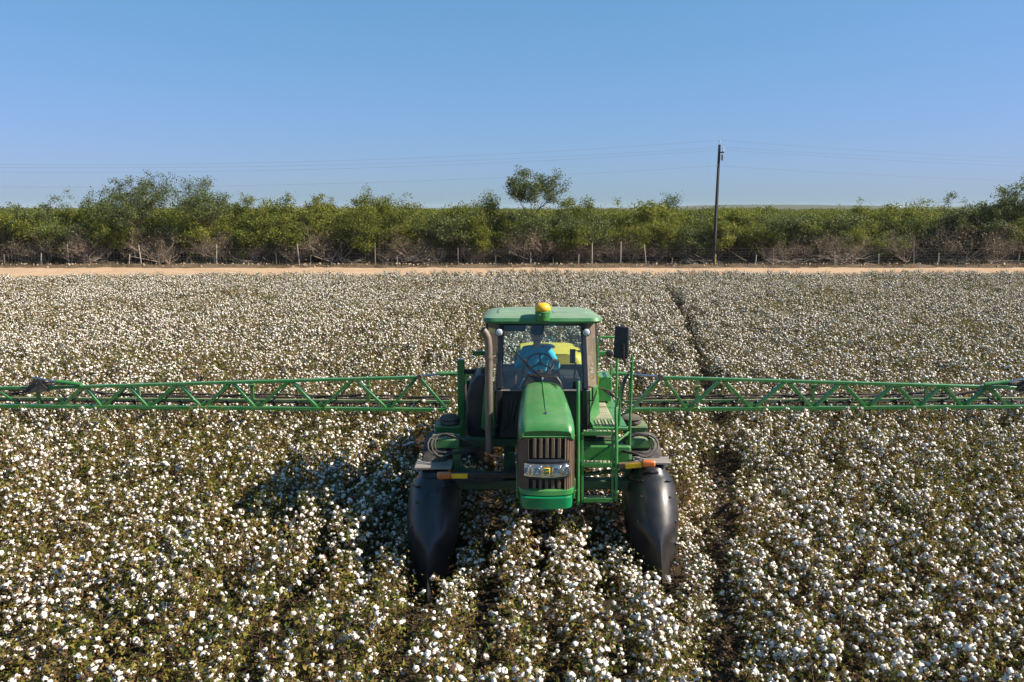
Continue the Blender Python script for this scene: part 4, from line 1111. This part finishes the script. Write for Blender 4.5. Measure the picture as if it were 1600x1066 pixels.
# wheels, legs and air springs
def tyre_mod(r, k): return r - (.028 if (k % 4) < 2 and r > .80 else 0)
def wheel(x, y):
    w = empty('wheel', (x, y - OY, .925), parent=S)
    t = MB(); t.lathe([(.60, -.13), (.66, -.165), (.78, -.195), (.86, -.19), (.905, -.165), (.925, -.10), (.928, 0), (.925, .10), (.905, .165), (.86, .19), (.78, .195), (.66, .165), (.60, .13), (.59, 0), (.60, -.13)], (0, 0, 0), axis='X', n=96, mod=tyre_mod)
    t.build('tyre', G['rubber'], w, smooth=35)
    t = MB(); t.lathe([(.05, -.10), (.2, -.09), (.24, -.03), (.50, -.04), (.575, -.12), (.61, -.135), (.61, .135), (.575, .12), (.5, .04), (.2, .06), (.05, .06)], (0, 0, 0), axis='X', n=40); t.build('rim', G['yellow'], w, smooth=35)
for sx in (-1, 1):
    wheel(sx * WHEEL_X, FRONT_Y); wheel(sx * REAR_X, REAR_Y)
    lg = B(); lg.span((sx * 1.20, 11.10, .80), (sx * 1.30, 11.40, 1.75)); lg.span((sx * 1.20, 11.12, 1.755), (sx * 1.62, 11.42, 1.90)); lg = lg.build('leg', G['green_dusty'], S, bevel=.02)
    lg2 = B(); lg2.span((sx * .86, 14.82, .80), (sx * .98, 15.08, 1.70)); lg2.build('leg', G['green_dusty'], S, bevel=.02)
    # cradle and bellows above the wheel
    m = B(); m.loft([[(sx * 1.34, 11.80, 1.66), (sx * 1.50, 11.80, 1.66), (sx * 1.50, 12.1, 1.66), (sx * 1.34, 12.1, 1.66)], [(sx * 1.22, 11.76, 1.90), (sx * 1.64, 11.76, 1.90), (sx * 1.64, 12.16, 1.90), (sx * 1.22, 12.16, 1.90)]]); cr = m.build('spring_cradle', G['green_dusty'], S, bevel=.01)
    m = B(); m.lathe([(.13, 1.902), (.165, 1.93), (.14, 1.962), (.165, 1.995), (.13, 2.025), (.05, 2.03)], (sx * 1.40, 11.96, 0), n=22); m.build('air_spring', G['rubber'], S, smooth=50)
    m = B(); m.tube([(sx * 1.645, 11.78, 1.75), (sx * 1.645, 11.78, 2.13)], .010, 6); m.build('whip_rod', G['black'], cr)
    # hydraulic hoses looping over the wheel
    for k in range(3):
        r = (.15, .21, .19, .25)[k]; ph = (0, 9, -8, 4)[k]
        p = [(sx * (.98 + .02 * k), 11.2, 1.78 + .02 * k)] + [(sx * (1.40 + .012 * k) + sx * (1.0 + .12 * math.sin(k * 2.1)) * r * math.cos(math.radians(a + ph)), 11.02 - .03 * k + .16 * math.sin(math.radians(a)), 1.86 + r * .60 * math.sin(math.radians(a + ph)) + .012 * math.sin(a * .05 + k)) for a in range(110, -121, -23)] + [(sx * (1.02 + .02 * k), 11.12, 1.72 + .015 * k)]
        m = B(); m.tube(p, .013, 7); m.build('hydraulic_hose', G['hose'], S, smooth=60)

# crop dividers: black moulded shells, round above and keeled below
LV = [(1.66, 10.86, .16, 2.4), (1.60, 10.78, .19, 2.4), (1.54, 10.74, .20, 2.6), (1.50, 10.68, .235, 2.4), (1.44, 10.58, .285, 2.2), (1.36, 10.49, .325, 2.1), (1.26, 10.40, .347, 2.1), (1.14, 10.31, .357, 2.1), (1.02, 10.23, .357, 2.1), (.92, 10.165, .352, 1.95), (.84, 10.115, .345, 1.6), (.77, 10.075, .335, 1.28), (.70, 10.035, .32, 1.08), (.60, 9.98, .29, 1.0), (.46, 9.91, .245, .98), (.30, 9.86, .20, .98), (.16, 9.84, .17, .98)]
for sx in (-1, 1):
    cx = sx * WHEEL_X; rings = []; DZ, DYF = (-.085 if sx < 0 else -.045), (-.10 if sx < 0 else 0.0)
    for z, yf, w, p in LV:
        ring = []; N = 29; back = 11.05 if z < 1.45 else 11.0
        dep = max(.25, min(.62, (back - yf)))
        for i in range(N):
            # even steps along the curve
            t = -1 + 2 * i / (N - 1); u = math.copysign(abs(t) ** .9, t)
            if p > 1.9:
                a = t * math.pi / 2; x = math.sin(a); yy = 1 - math.cos(a) ** (2 / p * 1.0)
                ring.append((cx + w * x, yf + dep * yy, z))
            else:
                k = (p - .98) / (1.95 - .98)
                a = t * math.pi / 2; xr, yr = math.sin(a), 1 - math.cos(a)
                xv, yv = t, abs(t) * .82
                ring.append((cx + w * (xr * k + xv * (1 - k)), yf + dep * (yr * k + yv * (1 - k)), z))
        rings.append(ring)
    rings = [[(x, y + DYF, z + DZ) for x, y, z in r] for r in rings]
    m = B(); m.loft(rings, False, False, closed=False)
    dv = m.build('crop_divider', G['divider'], S, smooth=55)
    md = dv.modifiers.new('thickness', 'SOLIDIFY'); md.thickness = .012; md.offset = 1
    m = B(); m.span((cx - .26, 10.80 + DYF, 1.665 + DZ), (cx + .26, 11.08, 1.70 + DZ)); m.build('top_bracket', G['grey'], dv, bevel=.008)
    for s2 in (-1, 1):
        z, yf, w, p = LV[4]; pp = []
        for i in range(9):
            a = math.radians(34 + 56 * i / 8)
            pp.append((cx + s2 * (w + .012) * math.sin(a), yf + DYF + .45 * (1 - math.cos(a) ** (2 / p)) - .008, z + DZ + .05 - .012 * i))
        m = B(); m.tube(pp, [.008, .016, .02, .022, .022, .022, .022, .02, .012], 7); m.build('shoulder_flange', G['divider'], dv, smooth=60)
    for q, (w0, z0) in enumerate(((.14, 1.58), (.17, 1.525))):
        m = B(); m.tube([(cx - w0, 10.79 + DYF - .02 * q, z0 + DZ - .02), (cx - .04, 10.74 + DYF - .03 * q, z0 + DZ), (cx + w0 * .5, 10.75 + DYF - .03 * q, z0 + DZ - .01)], .014, 6); m.build('moulded_rib', G['divider'], dv)
    for bx, bz, by in ((-.2, 1.30, 10.50), (.2, 1.30, 10.50), (-.26, 1.0, 10.36), (.26, 1.0, 10.36), (0, 1.40, 10.53)):
        m = B(); m.lathe([(.002, -.012), (.014, -.010), (.016, .03)], (cx + bx, by + DYF, bz + DZ), axis='Y', n=8); m.build('bolt', G['rubber'], dv)

# signal arms
for sx in (-1, 1):
    y, z = (10.50, 1.575) if sx < 0 else (10.74, 1.665)
    x0, tip = (-.37, -1.40) if sx < 0 else (1.06, 1.50)
    m = B(); m.bar((x0, y + .05, z - (.01 if sx < 0 else .055)), (tip, y, z), .075, .075); sa = m.build('signal_arm', G['black_trim'] if sx < 0 else G['grille'], S, bevel=.01)
    m = B(); m.bar((tip - sx * .13, y - .045, z - (0 if sx < 0 else .012)), (tip - sx * .35, y - .045 + (.0 if sx < 0 else .02), z - (0 if sx < 0 else .04)), .012, .066); m.build('yellow_reflector', G['reflector'], sa)
    m = B(); m.box((tip - sx * .03, y - .02, z), (.20, .085, .10)); m.build('amber_lamp', G['amber'], sa, bevel=.03)
m = B(); m.bar((1.0, 11.0, 1.58), (1.10, 10.79, 1.61), .06, .06); m.build('arm_bracket', G['green_dusty'], S, bevel=.008)
m = B(); m.bar((.42, 10.9, 1.42), (1.22, 10.98, 1.50), .06, .05); m.build('tie_rod', G['green_shaded'], S, bevel=.01)
m = B(); m.bar((-.42, 10.9, 1.42), (-1.22, 10.98, 1.50), .06, .05); m.build('tie_rod', G['green_shaded'], S, bevel=.01)

# ladder, landing and rails on the right
ld = empty('ladder', (.76, 10.8 - OY, 1.0), parent=S)
def L_(): return MB(off=(.76, 10.8, 1.0))
for x, zt, zb in ((.495, 2.78, 1.05), (1.035, 2.40, 1.10)):
    m = L_(); m.tube([(x, 10.74, zb), (x, 10.84, 1.9), (x, 10.98, zt - .05), (x + .005, 11.01, zt)], .024, 8); m.build('rail', G['green'], ld)
for x, zt, zb in ((.56, 2.05, 1.07), (.985, 2.05, 1.07)):
    m = L_(); m.bar((x, 10.78, zb), (x, 10.92, zt), .03, .05, up=(0, 1, 0)); m.build('stringer', G['green'], ld)
for z, y in ((1.13, 10.78), (1.62, 10.86), (2.06, 10.94)):
    m = L_(); m.span((.575, y - .07, z - .035), (.97, y - .055, z + .03)); m.span((.575, y - .055, z - .03), (.97, y + .16, z - .02)); st = m.build('step', G['green'], ld, bevel=.004)
    for j in range(4):
        m = L_(); p = [(.585 + .375 * i / 16, y - .03 + .05 * j + .012 * math.sin(i * 2.4), z - .004) for i in range(17)]
        m.tube(p, .008, 4); m.build('grip_tooth', G['tread'], ld)
m = B(); m.span((.50, 11.02, 1.50), (1.26, 11.30, 1.82)); dk = m.build('deck_box', G['green'], S, bevel=.015)
m = B(); m.bar((.62, 11.005, 1.56), (.98, 11.005, 1.78), .02, .03, up=(0, 1, 0)); m.build('diagonal_stay', G['green'], dk)
m = B(); m.span((.72, 11.05, 2.05), (1.22, 13.0, 2.09)); pf = m.build('platform', G['green'], S, bevel=.006)
m = B(); m.span((.75, 11.52, 2.092), (1.06, 12.95, 2.10)); m.build('tread_plate', G['tread'], pf)
m = B()
for i in range(8):
    for j in range(26): m.box((.785 + .034 * i + (.017 if j % 2 else 0), 11.56 + .052 * j, 2.102), (.022, .008, .006), rot=(0, 0, .7 if j % 2 else -.7))
m.build('tread_studs', G['tread'], pf, smooth=0, kind='stuff')
for i in range(6):
    m = B(); m.span((.78 + .05 * i, 11.12, 2.092), (.805 + .05 * i, 11.46, 2.105)); m.build('grip_bar', G['tread'] if i % 2 else G['green_dusty'], pf)
rails = [[(1.26, 11.10, 1.50), (1.26, 11.12, 2.2), (1.27, 11.14, 3.12)], [(1.10, 11.12, 2.09), (1.12, 11.15, 2.62), (1.19, 11.2, 2.82), (1.25, 11.17, 2.78), (1.26, 11.15, 2.6)], [(1.20, 12.2, 2.09), (1.20, 12.2, 3.16), (1.17, 12.2, 3.22), (.95, 12.2, 3.22), (.90, 12.2, 3.20), (.89, 12.2, 2.7)], [(1.20, 12.95, 2.09), (1.20, 12.95, 2.62), (1.18, 12.2, 2.62)],
         [(1.08, 11.10, 1.9), (1.06, 11.12, 2.36), (1.10, 11.14, 2.52)], [(1.26, 11.12, 2.02), (1.04, 10.95, 1.90)], [(1.26, 11.12, 1.62), (1.04, 10.92, 1.42)], [(1.06, 11.16, 2.2), (1.25, 11.14, 2.32)]]
for i, r in enumerate(rails):
    m = B(); m.tube(r, .021 if i < 4 else .017, 8); m.build('handrail', G['green'], S, smooth=60)
m = B(); m.span((.96, 12.5, 2.12), (1.16, 12.9, 2.52)); m.build('tool_box', G['green'], S, bevel=.01)
for k in range(3):
    m = B(); m.tube([(.86 + .02 * k, 11.7, 2.52), (.98, 11.4, 2.56 - .03 * k), (1.10 + .02 * k, 11.2, 2.46), (1.16, 11.16, 2.66 + .05 * k), (1.22, 11.14, 2.86)], .012, 6); m.build('cable_run', G['hose'], S, smooth=60)
mi = B(); mi.box((1.10, 11.05, 3.33), (.205, .05, .46), rot=(-.08, .03, -.18)); mi = mi.build('mirror', G['black'], S, bevel=.02)
m = B(); m.tube([(1.26, 11.12, 3.05), (1.17, 11.06, 3.03), (1.125, 10.995, 3.10), (1.12, 10.99, 3.32)], [.016, .016, .02, .026], 8); m.build('mirror_arm', G['black'], mi)
m = B(); m.box((1.106, 11.085, 3.33), (.17, .008, .42), rot=(-.08, .03, -.18)); m.build('mirror_glass', G['steel'], mi)
m = B(); m.lathe([(.01, -.03), (.05, -.02), (.06, .0), (.02, .03)], (1.06, 12.1, 2.98), axis='Y', n=14); m.build('side_lamp', G['black'], S)

# booms ------------------------------------------------------------
BY = 16.5
kx = .01364
def boom(sx, tops, bots, cyl):
    bo = empty('boom', (sx * 1.6, BY - OY, 1.0), parent=S)
    if sx < 0: bo['label'] = 'long green truss boom reaching out of the left side of the picture'
    else: bo['label'] = 'long green truss boom reaching out of the right side of the picture'
    def Q(): return MB(off=(sx * 1.6, BY, 1.0))
    def zt(x): return 1.665 - .029 * (abs(x) - 2.4)
    def zb(x): return 0.955 + .009 * (abs(x) - 1.9)
    def ln(pa, pb, w, h, name, mat='green'):
        m = Q(); m.bar(pa, pb, w, h, up=(0, 1, 0)); return m.build(name, G[mat], bo, bevel=.006)
    x0, x1 = bots[0], sx * 13.6
    ln((x0 - sx * .1, BY, zb(x0)), (x1, BY, zb(x1)), .075, .110, 'bottom_chord')
    ln((tops[0], BY, zt(tops[0])), (sx * 10.4, BY, zt(10.4)), .06, .095, 'top_chord')
    ln((sx * 10.45, BY + .02, zt(10.4)), (x1, BY + .02, zt(11.6)), .06, .07, 'top_chord')
    ln((x0, BY + .62, zb(x0) + .03), (x1, BY + .55, zb(x1) + .03), .05, .06, 'rear_chord', 'green_dusty')
    for t, b0, b1 in zip(tops, bots, bots[1:]):
        ln((b0 + sx * .04, BY, zb(b0) + .03), (t - sx * .03, BY, zt(t) - .02), .06, .088, 'brace')
        ln((t + sx * .06, BY, zt(t) - .02), (b1 - sx * .07, BY, zb(b1) + .03), .06, .088, 'brace')
        ln((t + sx * .02, BY + .03, zt(t) - .02), (t + sx * .55, BY + .60, zb(t) + .05), .03, .04, 'rear_brace', 'green_dusty')
        m = Q(); m.loft([[(b1 - sx * .16, BY - .012, zb(b1) + .04), (b1 + sx * .10, BY - .012, zb(b1) + .04), (b1, BY - .012, zb(b1) + .13), (b1 - sx * .06, BY - .012, zb(b1) + .13)], [(b1 - sx * .16, BY + .012, zb(b1) + .04), (b1 + sx * .10, BY + .012, zb(b1) + .04), (b1, BY + .012, zb(b1) + .13), (b1 - sx * .06, BY + .012, zb(b1) + .13)]]); m.build('gusset', G['green'], bo, smooth=0)
    for k, (yy, zz, r) in enumerate(((.30, .22, .019), (.36, .17, .016), (.44, .13, .019))):
        m = Q(); p = []
        for i in range(40):
            x = x0 + (sx * 9.2 - x0) * i / 39
            p.append((x, BY + yy, zb(x) + zz + .014 * math.sin(x * 3.1 + k * 2)))
        p += [(sx * 9.6, BY + yy - .1, zb(9.6) + zz + .10), (sx * 9.95, BY + .1, zt(10) + .06), (sx * 10.35, BY - .02, zt(10) + .12 - .04 * k), (sx * 10.7, BY + .1, zt(10) - .1), (sx * 11.2, BY + .25, zb(11) + zz + .08), (x1, BY + yy, zb(x1) + zz)] if k != 1 else [(sx * 9.5, BY + .2, zb(9.5) + .30), (sx * 9.9, BY + .05, zb(9.9) + .10), (sx * 10.3, BY + .1, zt(10) + .05), (sx * 10.9, BY + .2, zb(11) + .2), (x1, BY + yy, zb(x1) + zz)]
        m.tube(p, r, 6); m.build('spray_hose', G['hose'], bo, smooth=60)
    m = Q(); m.tube([(x0, BY + .52, zb(x0) + .0), (x1, BY + .48, zb(x1) + .0)], .022, 6); m.build('spray_pipe', G['black'], bo)
    x = abs(x0) + .3
    while x < 13.4:
        m = Q(); m.lathe([(.012, -.14), (.022, -.12), (.028, -.06), (.034, -.02), (.034, .03), (.02, .05)], (sx * x, BY + .50, zb(x) - .0), n=8); m.build('nozzle', G['black'], bo); x += .508
    for xx in (3.55, 6.05, 8.5):
        m = Q(); m.span((sx * xx - .04, BY + .25, zb(xx) + .12), (sx * xx + .04, BY + .29, zt(xx) - .06)); m.span((sx * xx - .07, BY + .22, zb(xx) + .42), (sx * xx + .07, BY + .32, zb(xx) + .46)); m.build('hose_hanger', G['green_dusty'], bo, bevel=.004)
    # lift cylinder towards the centre frame
    m = Q(); m.tube([(sx * 1.42, BY - .02, 1.75), (sx * 1.98, BY - .02, 1.74)], .045, 10); c_ = m.build('lift_cylinder', G['green'], bo)
    m = Q(); m.tube([(sx * 1.98, BY - .02, 1.74), (tops[0] - sx * .1, BY - .01, zt(tops[0]) + .03)], .02, 8); m.build('cylinder_rod', G['steel'], bo)
    m = Q(); m.tube([(tops[0] - sx * .02, BY - .07, zt(tops[0]) + .01), (tops[0] - sx * .02, BY + .07, zt(tops[0]) + .01)], .055, 10); m.build('pivot_pin', G['rubber'], bo)
    # fold joint
    for dy in (-.07, .09):
        m = Q(); m.loft([[(sx * 10.2, BY + dy + e, zt(10.4) - .06), (sx * 10.75, BY + dy + e, zt(10.4) - .10), (sx * 10.62, BY + dy + e, zt(10.4) + .14), (sx * 10.45, BY + dy + e, zt(10.4) + .20)] for e in (0, .02)]); m.build('hinge_plate', G['rubber'], bo, smooth=0)
    m = Q(); m.tube([(sx * 10.5, BY - .1, zt(10.4) + .10), (sx * 10.5, BY + .13, zt(10.4) + .10)], .04, 10); m.build('hinge_pin', G['black'], bo)
    m = Q(); m.tube([(sx * 9.55, BY - .05, zt(9.5) + .06), (sx * 10.05, BY - .05, zt(9.5) + .12)], .042, 10); m.build('fold_cylinder', G['green'], bo)
    m = Q(); m.tube([(sx * 10.05, BY - .05, zt(9.5) + .12), (sx * 10.55, BY - .05, zt(10) + .22)], .02, 8); m.build('fold_rod', G['steel'], bo)
    ln((sx * 10.5, BY, zb(10.5)), (sx * 10.5, BY, zt(10.4)), .06, .07, 'end_post')
    for a, b in ((10.9, 11.35), (11.9, 11.45), (12.1, 12.6)): ln((sx * a, BY, zb(a) + .02), (sx * b, BY, zt(11) - .04), .04, .05, 'brace')
c0 = lambda px: (px - 800) * kx - AX
boom(-1, [c0(p) for p in (655, 556, 456, 365, 282, 203, 136)], [c0(p) for p in (700, 606, 499, 401, 317, 233, 161, 95)], None)
boom(1, [c0(p) for p in (1032, 1125, 1226, 1311, 1394, 1468, 1540)], [c0(p) for p in (985, 1076, 1176, 1271, 1355, 1435, 1505, 1575)], None)
m = B(); m.span((-1.45, 16.42, .93), (1.45, 16.50, 1.05)); m.span((-1.45, 16.42, 1.70), (1.45, 16.50, 1.80)); m.span((-1.45, 16.425, 1.05), (-1.35, 16.495, 1.70)); m.span((1.35, 16.425, 1.05), (1.45, 16.495, 1.70)); m.span((-.5, 16.3, 1.05), (-.4, 16.41, 1.7)); m.span((.4, 16.3, 1.05), (.5, 16.41, 1.7)); m.build('boom_center_frame', G['green_dusty'], S, bevel=.01)

# ------------------------------------------------------------------ the driver
def skin(name, verts, edges, radii, mat, parent=None, root=0, sub=2):
    me = bpy.data.meshes.new(name); me.from_pydata(verts, edges, []); me.materials.append(mat)
    o = link(name, me, parent)
    md = o.modifiers.new('skin', 'SKIN'); md.use_smooth_shade = True
    if not me.skin_vertices: 
        bm = bmesh.new(); bm.from_mesh(me); bm.verts.layers.skin.verify(); bm.to_mesh(me); bm.free()
    for i, r in enumerate(radii):
        me.skin_vertices[0].data[i].radius = r if isinstance(r, tuple) else (r, r)
    me.skin_vertices[0].data[root].use_root = True
    o.modifiers.new('sub', 'SUBSURF').levels = sub
    o.modifiers['sub'].render_levels = sub
    return o
DX, DY = AX - .05, 12.36          # hips
def W(x, y, z): return (x, y - DY, z - 2.42)
hv, he, hr = [], [], []
def add(p, r, par=None):
    hv.append(W(*p)); hr.append(r)
    if par is not None: he.append((par, len(hv) - 1))
    return len(hv) - 1
pel = add((0, 12.36, 2.50), (.15, .12)); wai = add((0, 12.36, 2.66), (.135, .10), pel); che = add((0, 12.34, 2.88), (.155, .11), wai); nb = add((0, 12.32, 3.04), (.075, .07), che)
nk = add((0, 12.29, 3.10), .055, nb); jaw = add((0, 12.235, 3.165), (.070, .078), nk); mid = add((0, 12.24, 3.25), (.088, .102), jaw); tp = add((0, 12.26, 3.335), (.076, .088), mid)
nose = add((0, 12.125, 3.215), .013, mid)
for sx in (-1, 1):
    add((sx * .098, 12.26, 3.225), .019, mid)
    sh = add((sx * .19, 12.335, 2.985), .068, che); el = add((sx * .305, 12.17, 2.745), .045, sh)
    wr_a = math.radians(12 if sx > 0 else 168); g = wheel_pt(wr_a)
    gx, gy, gz = g.x + .05, g.y, g.z
    wr = add((gx + sx * .055, gy + .095, gz - .01), .026, el); pm = add((gx + sx * .035, gy + .035, gz + .018), (.030, .018), wr)
    for q in range(4):
        off = -.030 + .020 * q; ln_ = (.030, .034, .032, .025)[q]
        f1 = add((gx + sx * .02, gy + off - .002, gz + .034), .0095, pm); f2 = add((gx - sx * (.004 + ln_ * .3), gy + off - .008, gz + .022), .0088, f1); add((gx - sx * .018, gy + off - .006, gz - .006), .008, f2)
    th = add((gx + sx * .012, gy + .056, gz + .0), .011, pm); add((gx - sx * .014, gy + .044, gz - .012), .0095, th)
    hp_ = add((sx * .105, 12.30, 2.47), .10, pel); kn = add((sx * .20, 11.88, 2.535), .068, hp_); an = add((sx * .19, 11.76, 2.08), .042, kn); add((sx * .19, 11.62, 1.955), .038, an)
person = skin('person', hv, he, hr, G['skin'])
person.location = (DX, DY, 2.42)
tag(person, 'driver in a turquoise shirt and dark cap gripping the steering wheel inside the cab', 'person')
def sub_skin(name, ids, grow, mat, extra=None, root=0):
    mp = {i: k for k, i in enumerate(ids)}
    vs = [hv[i] for i in ids]; es = [(mp[a], mp[b]) for a, b in he if a in mp and b in mp]
    rs = [tuple(c + grow for c in hr[i]) if isinstance(hr[i], tuple) else hr[i] + grow for i in ids]
    return skin(name, vs, es, rs, mat, person, root)
P_ = lambda s: None
arms = []; legs = []
i = nose + 1
for sx in (0, 1):
    # ear, shoulder, elbow, wrist, palm, 12 finger joints, 2 thumb, hip, knee, ankle, toe
    base = i; arms += [base + 1, base + 2, base + 3]; legs += [base + 19, base + 20, base + 21]; i = base + 23
shirt = sub_skin('shirt', [pel, wai, che, nb] + arms, .020, G['shirt'])
trousers = sub_skin('trousers', [pel] + legs, .020, G['jeans'])
m = MB()
for sx in (-1, 1): m.loft([[(sx * .19 + dx, -.74 + dy * 1.0, -.465 + dz) for dx, dy in ((-.05, 0), (.05, 0), (.055, .27), (-.055, .27))] for dz in (0,)] + [[(sx * .19 + dx, -.72 + dy, -.38) for dx, dy in ((-.045, .04), (.045, .04), (.05, .24), (-.05, .24))]])
m.build('boots', G['boot'], person, bevel=.02)
m = MB(); m.lathe([(.116, .855), (.122, .88), (.117, .94), (.09, .985), (.04, 1.005), (.004, 1.008)], (0, -.11, 0), n=20)
m.v = [Vector((p.x * .90, (p.y + .11) * 1.04 - .11, p.z)) for p in m.v]
m.loft([[(x * 1.25, -.21 - yy, .866 - .010 * (yy > .05)) for x, yy in ((-.075, 0), (-.065, .05), (-.03, .09), (.03, .09), (.065, .05), (.075, 0))], [(x * 1.25, -.21 - yy, .880 - .010 * (yy > .05)) for x, yy in ((-.075, 0), (-.065, .05), (-.03, .09), (.03, .09), (.065, .05), (.075, 0))]])
m.build('cap', G['cap'], person, smooth=60)
for sx in (-1, 1):
    m = MB(); m.lathe([(.002, -.010), (.009, -.006), (.009, .004), (.002, .008)], (sx * .036, -.222, .828), axis='Y', n=8); m.build('eye', G['hair'], person)
m = MB(); m.tube([(-.03, -.200, .752), (0, -.212, .750), (.03, -.200, .752)], .005, 5); m.build('mouth', G['boot'], person)
m = MB(); m.lathe([(.100, .79), (.108, .83), (.108, .865)], (0, -.095, 0), n=16); m.v = [Vector((p.x * .93, max(p.y, -.10), p.z)) for p in m.v]; m.build('hair', G['hair'], person, smooth=60)

# ------------------------------------------------------------------ thin autumn haze
m = MB(); m.span((-4300, -330, -1.2), (4300, 4700, 21))
_hz = bpy.data.materials.new('haze_air'); _hz.use_nodes = True
_n = _hz.node_tree; _n.nodes.remove(_n.nodes['Principled BSDF'])
_pv = _n.nodes.new('ShaderNodeVolumePrincipled'); _pv.inputs['Color'].default_value = (0.80, 0.88, 1.0, 1); _pv.inputs['Density'].default_value = 0.00009
_n.links.new(_pv.outputs[0], _n.nodes['Material Output'].inputs['Volume'])
tag(m.build('haze', _hz, smooth=0), 'thin haze in the air over the scrub', 'haze', kind='stuff')
